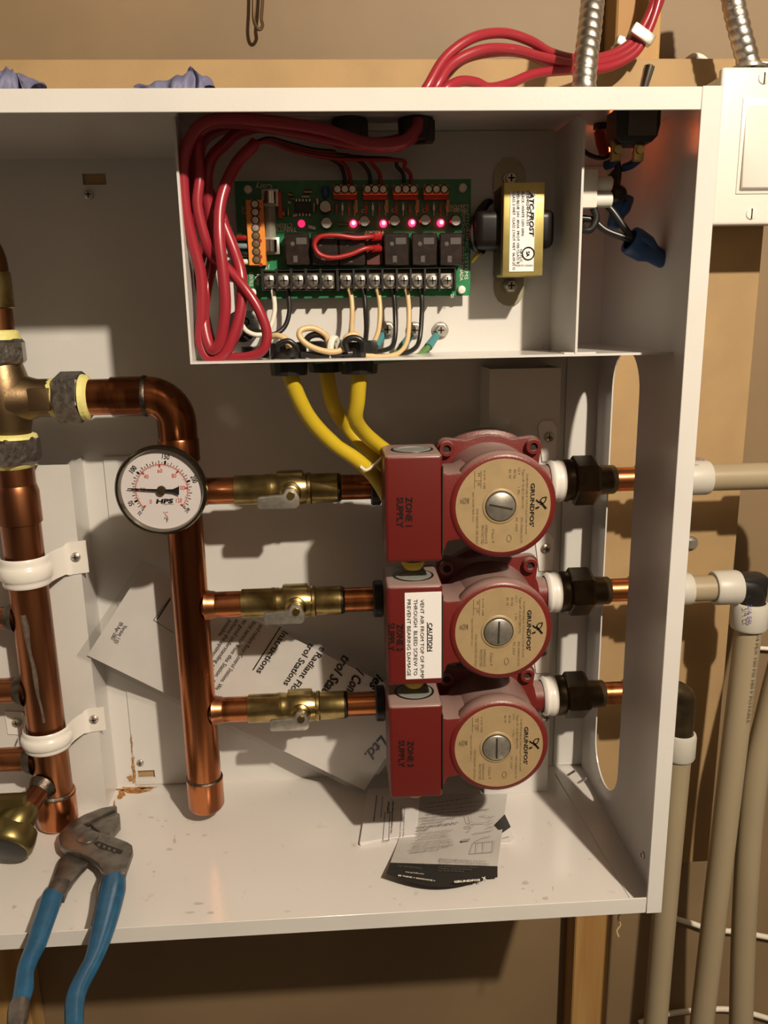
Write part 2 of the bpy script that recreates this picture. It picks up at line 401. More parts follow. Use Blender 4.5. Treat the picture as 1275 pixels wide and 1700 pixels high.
# elbow
xe = at(243,657,Y=YP).x
pts = [V((xe-.002,YP,zh))]
R_ = XM-xe
for k in range(0, 11):
    a = math.pi/2*k/10; pts.append(V((xe+R_*math.sin(a), YP, zh-R_*(1-math.cos(a)))))
pts.append(V((XM,YP,zh-R_-.02)))
MB().tube(pts, .0212, n=32, sub=1).build('elbow', COPPER, man)
MB().lathe((XM,YP,zh-R_-.042), (0,0,1), [(0,.0202),(.001,.0222),(.024,.0222),(.026,.0212)], 32).build('elbow_socket', COPPER, man)
xk = at(185,657,Y=YP).x
MB().lathe((xk,YP,zh), (1,0,0), [(0,.0195),(.001,.0213),(xe-xk-.004,.0213),(xe-xk,.0220)], 32).build('coupling', COPPER, man)
MB().lathe((xe-.003,YP,zh), (1,0,0), [(0,.0218),(.002,.0224),(.005,.0214)], 32).build('solder_joint', SOLDER, man)
MB().cyl((at(143,657,Y=YP).x,YP,zh), (xk+.004,YP,zh), .0195, n=32).build('horizontal_pipe', COPPER, man)
XV0, XV1 = -.436, -.321
for k, z in enumerate(ZN):
    MB().cyl((XM+.005,YP,z), (XV0+.004,YP,z), .0150, n=28).build('branch_pipe', COPPER, man)
    MB().lathe((XM+.0165,YP,z), (1,0,0), [(0,.0182),(.005,.0166),(.010,.0158),(.012,.0150)], 28).build('solder_joint', COPPER_OLD, man)

# ================================================================== ball valves and pump inlet tubes
vl = ('brass ball valve with small lever on the zone 1 branch, level with the gauge', 'brass ball valve with small lever on the middle branch to the zone 2 pump', 'brass ball valve with small lever on the lowest branch to the zone 3 pump')
for z, lab in zip(ZN, vl):
    v = thing('ball_valve', lab, 'valve', ((XV0+XV1)/2,YP,z-.0175), 'brass zone valves')
    L = XV1-XV0
    MB().lathe((XV0,YP,z), (1,0,0), [(0,.0150),(.0005,.0170),(.034,.0170),(.035,.0176),(.039,.0178),(.040,.0166)], 32).build('socket', BRASS, v)
    MB().lathe((XV0+.038,YP,z), (1,0,0), [(0,.0168),(.004,.0176),(.007,.0166),(.012,.0182),(.025,.0196),(.036,.0182),(.042,.0166),(.0435,.0180),(.0465,.0180),(.048,.0166)], 32).build('body', BRASS, v)
    MB().lathe((XV0+.085,YP,z), (1,0,0), [(0,.0164),(.0005,.0166),(L-.0855,.0166),(L-.085,.0148)], 32).build('socket', BRASS, v)
    xs_ = XV0+.063
    MB().span((xs_-.016,YP-.010,z+.012),(xs_+.014,YP+.008,z+.0205), .003).build('wrench_pad', BRASS, v)
    MB().lathe((xs_,YP-.014,z-.001), (0,-1,0), [(0,.0125),(.005,.0120),(.007,.0095),(.010,.0095),(.011,.0075),(.011,0)], 24).build('stem_bonnet', BRASS, v)
    b = MB()
    b.prism([(xs_+.010,YP-.0235,z-.004),(xs_+.010,YP-.0235,z-.012),(xs_+.006,YP-.0235,z-.016),(xs_-.034,YP-.0235,z-.0155),(xs_-.036,YP-.0235,z-.013),(xs_-.036,YP-.0235,z-.004),(xs_-.034,YP-.0235,z-.0022),(xs_-.008,YP-.0235,z-.0005),(xs_-.004,YP-.0235,z+.006),(xs_+.005,YP-.0235,z+.006)], (0,-.0065,0), .0012)
    b.build('lever', STEEL, v)
    MB().lathe((xs_+.001,YP-.030,z-.001), (0,-1,0), [(0,.0045),(.002,.0042),(.002,0)], 12).build('lever_screw', BRASS, v)
    pz = ('topmost', 'middle', 'lowest')[ZN.index(z)]
    t = thing('copper_tube', 'short copper tube between valve and left side of the %s red pump' % pz, 'pipe', ((XV1-.275)/2,YP,z-.0145), 'pump inlet tubes')
    MB().cyl((XV1-.006,YP,z), (-.272,YP,z), .0143, n=28).build('tube', COPPER, t)
    MB().lathe((XV1,YP,z), (1,0,0), [(0,.0165),(.002,.0158),(.004,.0144)], 28).build('solder_joint', SOLDER, t)

# ================================================================== dial thermometer
YG = .125
gc = at(269,813,Y=YG)
g = thing('dial_thermometer', 'round dial thermometer with white face and steel rim on the manifold', 'gauge', (gc.x,YG,gc.z-.047))
ga = V((0,-1,0))
MB().lathe(gc+V((0,.016,0)), ga, [(0,0),(0,.040),(.003,.0435),(.013,.0455),(.016,.0466),(.021,.0466),(.0235,.0450),(.0235,.0430),(.020,.0415),(.016,.0412)], 64).build('bezel', mat('dark_steel_rim', (.20,.18,.145), .22, 1), g)
dy = gc.y-.0005
MB().lathe((gc.x,dy,gc.z), ga, [(0,.0414),(0.0004,0)], 64).build('dial', DIALW, g)
MB().cyl((XM,YP-.015,gc.z), (gc.x,YG+.015,gc.z), .010, n=16).build('stem', BRASS, g)
K = (YG-CAM.y)/F_PX*1.012/7.083
def gp(r, ang, d=.0008): a = math.radians(ang); return V((gc.x+r*K*math.cos(a), dy-d, gc.z+r*K*math.sin(a)))
def ticks(name, lst, m_):
    b = MB()
    for r0, r1, ang, wd in lst:
        a = math.radians(ang); t = V((-math.sin(a),0,math.cos(a)))*wd*K/2; p, q = gp(r0,ang), gp(r1,ang)
        b.faces([p-t,q-t,q+t,p+t], [(0,1,2,3)])
    return b.build(name, m_, g, smooth=False)
fa = lambda F_: 202-(F_-50)*1.2325
ca = lambda c: 222-c*2.19
ticks('scale_marks', [(315, 350 if F_ % 10 == 0 else 332, fa(F_), 7) for F_ in range(35,246,5)] + [(312,350,fa(F_),22) for F_ in (50,100,150,200)] + [(312,350,fa(32),10),(312,350,fa(248),10)], INK)
ticks('scale_marks', [(288 if c % 10 else 278, 304, ca(c), 5) for c in range(0,121,2)] + [(270,305,ca(c),20) for c in range(0,121,20)] + [(303,308,ca(c),12) for c in range(0,121,1)], INKRED)
for F_, s in ((50,'50'),(100,'100'),(150,'150'),(200,'200'),(32,'32'),(248,'248')):
    a = fa(F_); big = s not in ('32','248'); r = 372 if big else 362
    if s in ('32','248','50'): r = 430 if s == '50' else 395
    aa = math.radians(a); t = V((math.sin(aa),0,-math.cos(aa)))
    if s in ('32','50'): t = -t*-1
    wd = (28 if big else 20)*len(s)*K/2; c = gp(r, a)
    if s == '248': c = gp(395, a+0); t = -t
    if s == '248': txt(g, s, c-t*wd, c+t*wd, 40*K, INK, lift=0)
    elif s in ('32','50'): c = gp(368, a); txt(g, s, c-t*wd, c+t*wd, (40 if s=='32' else 58)*K, INK, lift=0, bold=.01)
    else: txt(g, s, c-t*wd, c+t*wd, 60*K, INK, lift=0, bold=.01)
for s, x, y, wd in (('0',497,760,26),('20',418,615,55),('40',470,460,55),('60',632,395,58),('80',790,460,55),('100',868,605,75),('120',825,755,70)):
    p = V((gc.x+(x-635)*K, dy-.0008, gc.z-(y+24-625)*K)); txt(g, s, p-V((wd/2*K,0,0)), p+V((wd/2*K,0,0)), 50*K, INKRED, lift=0)
def gl(s, x0, x1, y, h, m_, **k): txt(g, s, V((gc.x+(x0-635)*K,dy-.0008,gc.z-(y-625)*K)), V((gc.x+(x1-635)*K,dy-.0008,gc.z-(y-625)*K)), h*K, m_, lift=0, **k)
gl('HPS', 555, 760, 783, 48, INK, bold=.05, shear=.15); gl('CONTROLS', 632, 760, 803, 13, INK)
gl('\u00b0C', 632, 680, 945, 58, INKRED); gl('\u00b0F', 636, 684, 1015, 58, INK)
nd = 175
b = MB(); ax = V((math.cos(math.radians(nd)),0,math.sin(math.radians(nd)))); pp = V((-ax.z,0,ax.x)); c0 = V((gc.x,dy-.003,gc.z))
b.prism([c0+ax*385*K+pp*5*K, c0+ax*385*K-pp*5*K, c0-pp*14*K, c0+pp*14*K], (0,-.0006,0))
b.prism([c0+pp*14*K, c0-pp*14*K, c0-ax*130*K-pp*22*K, c0-ax*205*K-pp*62*K, c0-ax*205*K+pp*42*K, c0-ax*130*K+pp*18*K], (0,-.0006,0))
b.build('needle', INK, g, smooth=False)
MB().lathe((gc.x,dy-.002,gc.z), ga, [(0,55*K),(.0025,52*K),(.003,0)], 20).build('hub', DKBRONZE, g)
MB().lathe(gc+V((0,-.0045,0)), ga, [(0,.0413),(.0001,0)], 48).build('glass', FILM, g)

# ================================================================== left-hand copper return pipe
XR, YR = -.676, .200
def zr(y, x=40): return at(x, y, Y=YR).z
ret = thing('copper_return_pipe', 'tarnished thick copper return pipe strapped to the left channel', 'pipe', (XR,YR,.003))
MB().cyl((XR,YR,zr(1315,85)), (XR,YR,zr(764,25)), .0213, n=32).build('riser_pipe', COPPER_OLD, ret)
MB().lathe((XR,YR,.003), (0,0,1), [(0,0),(0,.018),(.003,.0215),(.007,.0236),(.046,.0236),(.047,.0214)], 32).build('end_cap', COPPER, ret)
MB().lathe((XR,YR,.0485), (.12,0,1), [(0,.0242),(.002,.0238),(.004,.0216)], 32).build('solder_joint', SOLDER, ret)
MB().lathe((XR,YR,zr(868,40)), (0,0,1), [(0,.0213),(.001,.0236),(.036,.0236),(.044,.0213)], 32).build('coupling', COPPER_OLD, ret)
b = MB(); random.seed(3)
b.tube([(XR-.002+.0010*k+.0006*math.sin(k*1.9), YR-.0211, zr(1010+k*22, 60)) for k in range(9)], lambda t: .0032*(1-.5*t)*(1+.22*math.sin(t*13)), n=8); b.build('solder_run', mat('flux_run', (.20,.155,.125), .5, .6, noise=.3, nscale=150, bump=.4), ret)
for y, r in ((1025,.0125),(1146,.0145),(1261,.0145)):
    z = zr(y, 15); MB().cyl((XR-.01,YR,z),(-.945,YR,z), r, n=24).build('branch_pipe', COPPER_OLD, ret)
    MB().lathe((XR-.019,YR,z), (-1,0,0), [(0,r+.005),(.006,r+.003),(.011,r)], 24).build('solder_joint', SOLDER, ret)
# drain stub and drain valve
d0 = V((XR-.004,YR-.012,zr(1290,65))); d1 = at(42,1345,Y=.150)
MB().tube([d0, (d0+d1)/2, d1], .0125, n=20, sub=2).build('drain_stub', COPPER_OLD, ret)
MB().lathe(d0, d1-d0, [(.006,.017),(.010,.0155),(.016,.0127)], 20).build('solder_joint', SOLDER, ret)
dv = thing('drain_valve', 'brass drain valve with dark round cap at the foot of the left pipe', 'valve', at(10,1440,Y=.13))
dd = (d1-d0).normalized()
c0 = at(14,1385,Y=.130)
MB().tube([d1-dd*.002, d1+dd*.012, c0], lambda t: .015+.008*t, n=24, sub=6).build('body', mat('olive_brass',(.20,.16,.06),.35,.9), dv)
MB().lathe(c0+V((.004,.012,.004)), V((-.10,-.85,-.42)), [(0,.020),(.006,.027),(.016,.0285),(.026,.0285),(.030,.026),(.031,.0245)], 28).build('collar', MATS['olive_brass'], dv)
MB().lathe(c0+V((.004,.012,.004)), V((-.10,-.85,-.42)), [(.024,.0245),(.0315,.0245),(.033,.022),(.034,0)], 28).build('cap', BLACK, dv)
MB().span(at(-30,1352,Y=.15),at(38,1326,Y=.135), .003).build('handle', mat('olive_brass',(.20,.16,.06),.35,.9), dv)

# brass mixing tee with hex nuts
zt = at(40,660,Y=YR).z
tee = thing('brass_tee', 'cast bronze tee fitting with three grey hex nuts on the left pipe', 'fitting', (XR,YR,zr(768,30)))
z2a, z2b, z1a, z1b = zr(768,30), zr(724,30), zr(604,20), zr(562,20)
MB().lathe((XR,YR,z2b-.002), (0,0,1), [(0,.022),(.010,.0235),(.026,.027),(.045,.029),(.062,.027),(.080,.022),(z1a-z2b+.004,.0215)], 32).build('body', BRASS_OLD, tee)
x0 = at(100,657,Y=YR).x
MB().lathe((XR+.01,YR,zh), (1,0,0), [(0,.0275),(.016,.0235),(.026,.0205),(x0-XR-.01,.0205)], 32).build('outlet', BRASS_OLD, tee)
MB().box((XR+.043,YR-.019,zh), (.022,.006,.024), .001).build('casting_pad', BRASS_OLD, tee)
for (p, ax, L, r) in (((XR,YR,z2a), (0,0,1), z2b-z2a, .033), ((XR,YR,z1a), (0,0,1), z1b-z1a, .029), ((x0-.003,YR,zh), (1,0,0), at(147,657,Y=YR).x-x0, .0285)):
    n_ = MB(); n_.lathe(p, ax, [(0,r*.72),(0,r*.90),(.003,r),(L-.004,r),(L,r*.88),(L,r*.72)], 6, ph=.22)
    n_.build('hex_nut', NUTST, tee, angle=25)
xq = at(147,657,Y=YR).x
MB().lathe((xq-.004,YP,zh), (1,0,0), [(0,.0250),(.005,.0240),(.0075,.0205),(.008,.0195)], 24).build('thread_sealant', YELPASTE, tee)
MB().lathe((x0-.010,YR,zh), (1,0,0), [(0,.0205),(.004,.0208),(.008,.0218)], 24).build('thread_sealant', YELPASTE, tee)
MB().lathe((XR,YR,z1b-.001), (0,0,1), [(0,.0235),(.008,.0225),(.010,.0195)], 24).build('thread_sealant', YELPASTE, tee)
MB().lathe((XR,YR,z2b-.001), (.05,0,1), [(0,.0290),(.003,.0280),(.005,.0230)], 24).build('thread_sealant', YELPASTE, tee)
MB().lathe((XR,YR,z2a+.001), (0,0,-1), [(0,.026),(.003,.0245),(.006,.0215)], 24).build('thread_sealant', YELPASTE, tee)
up = thing('copper_upper_elbow', 'copper elbow with brass adapter rising above the bronze tee', 'pipe', (XR,YR,z1b))
za1, za2, za3 = zr(552,10), zr(512,10), zr(452,10)
MB().cyl((XR,YR,z1b), (XR,YR,za2+.004), .0185, n=28).build('pipe', COPPER_OLD, up)
MB().lathe((XR,YR,za2), (0,0,1), [(0,.0188),(.001,.0212),(za3-za2,.0212),(za3-za2+.001,.0195)], 28).build('adapter', BRASS, up)
pts = [V((XR,YR,za3))]
for k in range(11): a = math.pi/2*k/10; pts.append(V((XR-.034*(1-math.cos(a)),YR,za3+.006+.034*math.sin(a))))
pts.append(V((-.945,YR,za3+.04)))
MB().tube(pts, .0195, n=28, sub=1).build('elbow', COPPER_OLD, up)

# ================================================================== white pipe straps
def strap(label, z, side, r=.0255, x=XR, y=YR, back=.2316, ears=('r',), w_=.020, group='pipe straps'):
    s = thing('pipe_strap', label, 'pipe strap', (x,y,z-w_/2), group)
    b = MB(); n = 18; prof = [(-.5,0),(-.45,.0010),(-.30,.0014),(-.22,.0034),(0,.0046),(.16,.0036),(.24,.0016),(.45,.0010),(.5,0)]
    def fn(u, v):
        a = math.pi*(1+u) - .0; i = v*(len(prof)-1); k = min(int(i), len(prof)-2); f_ = i-k
        t = prof[k][0]*(1-f_)+prof[k+1][0]*f_; h = prof[k][1]*(1-f_)+prof[k+1][1]*f_
        rr = r+h
        return V((x+rr*math.cos(a), y+rr*math.sin(a), z+t*w_))
    b.grid(fn, n, 16); b.build('band', STRAPW, s, angle=60)
    for e in ears:
        sg = 1 if e == 'r' else -1
        m_ = MB(); xa, xb = x+sg*(r-.001), x+sg*(r+.034)
        m_.tube if False else None
        def fe(u, v):
            xx = xa+(xb-xa)*u; yy = y + (back-.0012-y)*min(1, (u*2.6))**.6 if u > 0 else y
            return V((xx, yy, z+(v-.5)*w_*(1.15 if u > .3 else 1) + (.004*u)))
        m_.grid(fe, 14, 2, thick=(0,.0012,0)); m_.build('ear', STRAPW, s, angle=50)
        screw(s, (x+sg*(r+.021), back-.0014, z+.004), .0056)
    return s
strap('white strap with one ear, upper of the two on the left pipe', zr(945,42), 0, w_=.034)
strap('white strap with two screwed ears, lower of the two on the left pipe', zr(1222,75), 0, ears=('r','l'), w_=.027)

# ================================================================== circulator pumps
XC, YF = -.156, .082
def make_pump(k, z):
    names = ('top', 'middle', 'bottom')
    lab = ('red circulator pump lettered ZONE 1 SUPPLY, topmost of the three', 'red circulator pump with white CAUTION sticker, between the other two', 'red circulator pump lettered ZONE 3 SUPPLY, lowest, above the leaflet')[k]
    p = thing('circulator_pump', lab, 'pump', (XC,YP,z-.065), 'red zone pumps')
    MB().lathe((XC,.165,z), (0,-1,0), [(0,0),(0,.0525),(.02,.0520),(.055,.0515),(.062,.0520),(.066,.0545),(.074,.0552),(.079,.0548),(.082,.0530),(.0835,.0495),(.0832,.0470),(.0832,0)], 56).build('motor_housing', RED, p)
    MB().lathe((XC,.0818,z), (0,-1,0), [(0,.0482),(.0005,.0480),(.0006,0)], 56).build('nameplate', TANLAB, p)
    # vent screw
    vx = XC-.0028
    MB().lathe((vx,.0811,z), (0,-1,0), [(0,.0185),(.0006,.0180),(.0010,.0165),(.0010,.0158),(.0002,.0156)], 36).build('vent_rim', TANLAB, p)
    vsx = MB().lathe((vx,.0811,z), (0,-1,0), [(0,.0156),(.0002,.0152),(.0020,.0146),(.0026,.0138),(.0026,0)], 36).build('vent_screw', STEEL, p)
    MB().lathe((vx,.0811,z), (0,-1,0), [(.0003,.0158),(.0012,.0156),(.0012,.0150),(.0003,.0149)], 36).build('seal_ring', BLACK, vsx)
    MB().box((vx,.0783,z), (.024,.0010,.0016), rot=Matrix.Rotation((.22,.02,0)[k]+(0,1.57,1.57)[k], 3, 'Y')).build('slot', HOLE, vsx)
    # flange with bolts, volute
    fl = MB(); pts = []
    for i in range(4):
        a0 = math.pi/4+i*math.pi/2; c = V((XC+.047*math.sqrt(2)*math.cos(a0), 0, z+.047*math.sqrt(2)*math.sin(a0)))
        for j in range(5):
            a = a0-.9+1.8*j/4; pts.append(V((c.x+.0105*math.cos(a), .172, c.z+.0105*math.sin(a))))
        a1 = a0+math.pi/4; 
        for dd_ in (-.42,-.2,0,.2,.42): pts.append(V((XC+.060*math.cos(a1+dd_), .172, z+.060*math.sin(a1+dd_))))
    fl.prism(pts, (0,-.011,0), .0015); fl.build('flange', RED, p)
    for sx in (-1,1):
        for sz in (-1,1):
            bx_ = V((XC+sx*.047,.161,z+sz*.047))
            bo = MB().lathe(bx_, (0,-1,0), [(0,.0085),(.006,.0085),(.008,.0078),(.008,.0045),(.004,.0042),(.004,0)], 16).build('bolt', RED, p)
            MB().lathe(bx_+V((0,-.0045,0)), (0,-1,0), [(0,.0042),(.0003,0)], 6).build('socket', HOLE, bo)
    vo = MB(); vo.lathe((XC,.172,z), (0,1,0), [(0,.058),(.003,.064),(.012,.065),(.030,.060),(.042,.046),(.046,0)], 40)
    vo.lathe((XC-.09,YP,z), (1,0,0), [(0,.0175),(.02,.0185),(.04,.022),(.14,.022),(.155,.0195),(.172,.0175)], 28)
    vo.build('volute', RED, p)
    MB().lathe((-.284,YP,z), (1,0,0), [(0,.0145),(0,.0200),(.0015,.0215),(.010,.0215),(.0115,.0195),(.0115,.0145)], 28).build('inlet_collar', BLACK, p)
    MB().cyl((-.275,YP,z),(-.235,YP,z), .0165, n=24).build('inlet_neck', RED, p)
    # terminal box
    x0, x1, zb0 = -.2745, -.2173, .0547
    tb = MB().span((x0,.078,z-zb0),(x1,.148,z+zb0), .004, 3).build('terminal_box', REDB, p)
    nk = MB()
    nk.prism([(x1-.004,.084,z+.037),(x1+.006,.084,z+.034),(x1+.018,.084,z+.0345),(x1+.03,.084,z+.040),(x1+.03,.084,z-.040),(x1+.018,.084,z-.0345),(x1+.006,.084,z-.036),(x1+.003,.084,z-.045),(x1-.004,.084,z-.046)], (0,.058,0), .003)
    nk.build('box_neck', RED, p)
    MB().span((x1-.0006,.0765,z-zb0+.008),(x1+.0004,.12,z+zb0-.012)).build('lid_seam', HOLE, tb, smooth=False)
    sc = Matrix.Scale
    b = MB(); b.lathe((0,0,0), (0,0,1), [(0,0),(0,.0195),(.0010,.0192),(.0010,.0150),(.0003,.0145),(.0003,0)], 28)
    bmesh.ops.transform(b.bm, matrix=Matrix.Translation((-.2445,.111,z+zb0)) @ Matrix.Diagonal((1,.92,1,1)), verts=b.bm.verts[:])
    b.build('knockout_plug', GREYPLUG, tb)
    b = MB(); b.lathe((0,0,0), (0,0,1), [(0,.0218),(.0006,.0216),(.0006,.0194),(0,.0192)], 28)
    bmesh.ops.transform(b.bm, matrix=Matrix.Translation((-.2445,.111,z+zb0)) @ Matrix.Diagonal((1,.92,1,1)), verts=b.bm.verts[:])
    b.build('plug_rim', BLACK, tb)
    cb = MB().lathe((-.2445,.112,z-zb0), (0,0,-1), [(0,0),(0,.016),(.006,.016),(.007,.0135),(.007,0)], 20).build('cable_gland', BLACK, p)
    MB().lathe((-.2445,.112,z-zb0-.005), (0,0,-1), [(0,.0125),(.007,.0120),(.012,.0085),(.013,0)], 20).build('cable_stub', YELLOW, cb)
    # lettering on the terminal box
    L = (((674,825),(674,874),(659,825),(659,876)), ((659,1036),(659,1081),(645,1034),(645,1081)), ((677,1230),(677,1273),(662,1229),(662,1274)))[k]
    ptxt(p, 'ZONE %d' % (k+1), L[0], L[1], 10.5, .0778, INK, bold=.022)
    ptxt(p, 'SUPPLY', L[2], L[3], 10.5, .0778, INK, bold=.022)
    # nameplate print
    Kp = .0482/552; yy = .0811
    def np_(x, y): return V((XC+(x-632)*Kp, yy, z-(y-605)*Kp))
    for s, x, y0, y1, h, bo in (("GRUNDFOS'",945,345,860,46,.03),('SUBMERSIBLE CIRCULATOR PUMP',893,235,950,20,0),('Type UP 15-42 F (BRUTE)',845,178,640,25,0),('P/N 59896155 P1',838,745,1050,25,0),
            ('115 V',795,160,240,26,0),('1 Ph',795,385,470,24,0),('PC 2707',778,745,910,26,0),('60 Hz',745,178,285,28,0),('85 W',690,178,280,28,0),
            ('Class F',505,870,1040,30,0),('IMPEDANCE',425,825,1045,28,0),('PROTECTED',382,825,1050,28,0),('FOR INDOOR USE ONLY',320,630,1050,26,0),('MAX WATER TEMP 110 C',275,430,780,20,0),
            ('A 0.74  0.88',402,180,395,22,0),('74',335,205,250,28,0),('85',335,320,360,28,0)):
        txt(p, s, np_(x,y0), np_(x,y1), h*Kp, INK if bo else INKTAN, bold=bo, lift=.0002, name='nameplate_print')
    b = MB()
    def stroke(pts, wd):
        for a, c in zip(pts, pts[1:]):
            A, C_ = np_(*a), np_(*c); t = (C_-A).normalized(); q = V((-t.z,0,t.x))*wd*Kp/2; l = V((0,-.0002,0))
            b.faces([A-q+l-t*wd*Kp*.2, C_-q+l+t*wd*Kp*.2, C_+q+l+t*wd*Kp*.2, A+q+l-t*wd*Kp*.2], [(0,1,2,3)])
    stroke([(1012,545),(1050,578)], 20); stroke([(1010,645),(1045,628)], 22); stroke([(1060,565),(1128,648)], 26)
    stroke([(1058,572),(1062,545),(1085,520),(1128,512),(1122,550),(1105,578),(1060,600)], 13)
    b.build('pump_logo', INK, p, smooth=False)
    b = MB(); 
    stroke([(300,185),(300,390)],5); stroke([(372,185),(372,390)],5); stroke([(300,300),(372,300)],5); stroke([(270,440),(270,445)],3)
    for (cx_, cy_, r1, r2) in ((185,530,34,34),(705,990,26,42),(185,530,16,16)):
        stroke([(cx_+r1*math.cos(a*.4), cy_+r2*math.sin(a*.4)) for a in range(17)], 6)
    stroke([(230,500),(230,560)], 14); stroke([(140,510),(140,560)], 8)
    b.build('nameplate_marks', INKTAN, p, smooth=False)['kind'] = 'stuff'
    return p
pumps = [make_pump(k, z) for k, z in enumerate(ZN)]
# caution sticker on the middle pump
c0, c1 = at(673.5,1128,Y=.0776), at(733,982,Y=.0776)
st = MB(); 
st.span((c0.x,.0774,c0.z),(c1.x,.0779,c1.z), .0002, 1); st.build('caution_sticker', PAPER2, pumps[1])
ptxt(pumps[1], 'CAUTION', (711,1034), (711,1081), 7.2, .0772, INK, bold=.02)
for s, x, y0, y1 in (('VENT AIR FROM TOP OF PUMP',698,995,1126),('THROUGH  BLEED SCREW TO',687,995,1121),('PREVENT BEARING DAMAGE',676,995,1122)): ptxt(pumps[1], s, (x,y0), (x,y1), 6.3, .0772, INK)
a, b_ = at(709,1033,Y=.077), at(708,1082,Y=.077); MB().span((a.x,.0768,a.z),(a.x+.0007,.0771,b_.z)).build('underline', INK, pumps[1], smooth=False)

# ================================================================== unions, straps and tubing on the right
XU = -.058
UX = lambda px, y: at(px, y, Y=YP).x
wd3 = ('topmost', 'middle', 'lowest')
pex_rt = []
for k, z in enumerate(ZN):
    u = thing('pipe_union', 'dark bronze hex union on the right of the %s pump' % wd3[k], 'fitting', (-.03,YP,z-.026), 'dark pipe unions')
    MB().lathe((-.0655,YP,z), (1,0,0), [(0,.0150),(0,.0225),(.004,.0245),(.010,.0245),(.012,.0225)], 32).build('tail_piece', DKBRONZE, u)
    MB().lathe((-.0545,YP,z), (1,0,0), [(0,.0200),(0,.0255),(.0025,.0285),(.0245,.0285),(.0285,.0255),(.0285,.0175)], 6, ph=.25).build('hex_nut', DKBRONZE, u, angle=25)
    MB().lathe((-.027,YP,z), (1,0,0), [(0,.0200),(.004,.0170),(.021,.0165),(.023,.0150),(.023,.0135)], 28).build('collar', DKBRONZE, u)
    MB().cyl((-.006,YP,z), (.052,YP,z), .0138, n=28).build('copper_stub', COPPER, u)
    MB().lathe((.020,YP,z), (1,0,0), [(0,.0138),(.001,.0160),(.030,.0160),(.031,.0138)], 24).build('copper_socket', COPPER, u)
    # strap round the neck
    xs_ = -.0745
    s = thing('neck_strap', 'white ribbed strap around the outlet neck of the %s pump' % wd3[k], 'pipe strap', (xs_,YP,z-.025), 'white outlet straps')
    b = MB()
    prof = [(0,.0200),(.0015,.0228),(.004,.0240),(.007,.0232),(.0085,.0232),(.0115,.0242),(.0145,.0238),(.018,.0222),(.019,.0195)]
    b.lathe((xs_-.0075,YP,z), (1,0,0), prof, 32); b.build('band', STRAPW, s)
    MB().prism([(xs_-.008,0.2202,z+.018),(xs_+.009,0.2202,z+.018),(xs_+.009,0.2202,z+.058),(xs_+.003,0.2202,z+.066),(xs_-.010,0.2202,z+.066),(xs_-.014,0.2202,z+.060)], (0,.0014,0), .0004, 1).build('ear', STRAPW, s)
    screw(s, (xs_-.001,.2202,z+.047), .0058)
    MB().prism([(xs_-.006,0.2202,z-.018),(xs_+.009,0.2202,z-.018),(xs_+.009,0.2202,z-.03),(xs_-.006,0.2202,z-.03)], (0,.0014,0), .0004, 1).build('ear', STRAPW, s)
def ring(parent, p, ax, L, r, m_=PEXRING, name='crimp_ring'):
    return MB().lathe(p, ax, [(0,r*.78),(0,r*.93),(.003,r),(L-.004,r),(L-.001,r*.95),(L,r*.80)], 32).build(name, m_, parent)
def ptube(parent, pts, r=.0155, sub=8): return MB().tube(pts, r, n=24, sub=sub).build('tube', PEX, parent)
YX = .190
# top line
x1 = thing('pex_line', 'milky plastic line running right from the topmost pump, then down outside the frame', 'pipe', (.23,YX,-1.1))
z = ZN[0]; ring(x1, (.060,YX,z), (1,0,0), .044, .0198)
ptube(x1, [(.052,YX,z),(.20,YX,z)], sub=1); ring(x1, (.178,YX,z), (1,0,0), .034, .0200)
MB().tube([(.205,YX,z),(.222,YX,z),(.232,YX,z-.006),(.236,YX,z-.018),(.236,YX,z-.036)], .0165, n=20).build('elbow', BLACK, x1)
ring(x1, (.236,YX,z-.066), (0,0,1), .034, .0200)
ptube(x1, [(.236,YX,z-.05),(.228,YX,.28),(.205,YX,.12),(.1945,YX,.02),(.198,YX,-.15),(.210,YX,-.353),(.235,YX,-.7),(.245,YX,-1.1)])
ptxt(x1, 'W.H', (1154,764), (1168,766), 6, .170, mat('blue_print', (.10,.08,.28), .6), name='print')
# middle line
x2 = thing('pex_line', 'milky plastic line turning down at the black elbow beside the cabinet', 'pipe', (.16,YX,-1.1))
z = ZN[1]; ring(x2, (.058,YX,z), (1,0,0), .0345, .0195)
ptube(x2, [(.052,YX,z),(.145,YX,z)], sub=1); ring(x2, (at(1184,965,Y=YX).x,YX,z), (1,0,0), .032, .0205)
xe = at(1246,1000,Y=YX).x
MB().tube([(xe-.028,YX,z),(xe-.008,YX,z),(xe-.002,YX,z-.003),(xe,YX,z-.010),(xe,YX,z-.035)], .0163, n=20, sub=4).build('elbow', BLACK, x2)
MB().box((xe-.002,YX,z+.001), (.033,.027,.031), .007).build('elbow_corner', BLACK, x2)
zr2 = at(1243,1042,Y=YX).z
ring(x2, (xe,YX,zr2), (0,0,1), .033, .0215)
ptube(x2, [(xe,YX,zr2+.02),(xe,YX,zr2-.02),(.1640,YX,.08),(.1600,YX,-.10),(.1546,YX,-.349),(.147,YX,-.7),(.145,YX,-1.1)])
BLUEP = MATS['blue_print']
ptxt(x2, '3/4 EP', (1240,1004), (1239,1036), 9, .1680, BLUEP, name='print')
ptxt(x2, '3/4 PEX 100 PSI 180 F POTABLE', (1257,1050), (1240,1200), 6, .1738, mat('grey_print', (.12,.10,.08), .6), name='print')
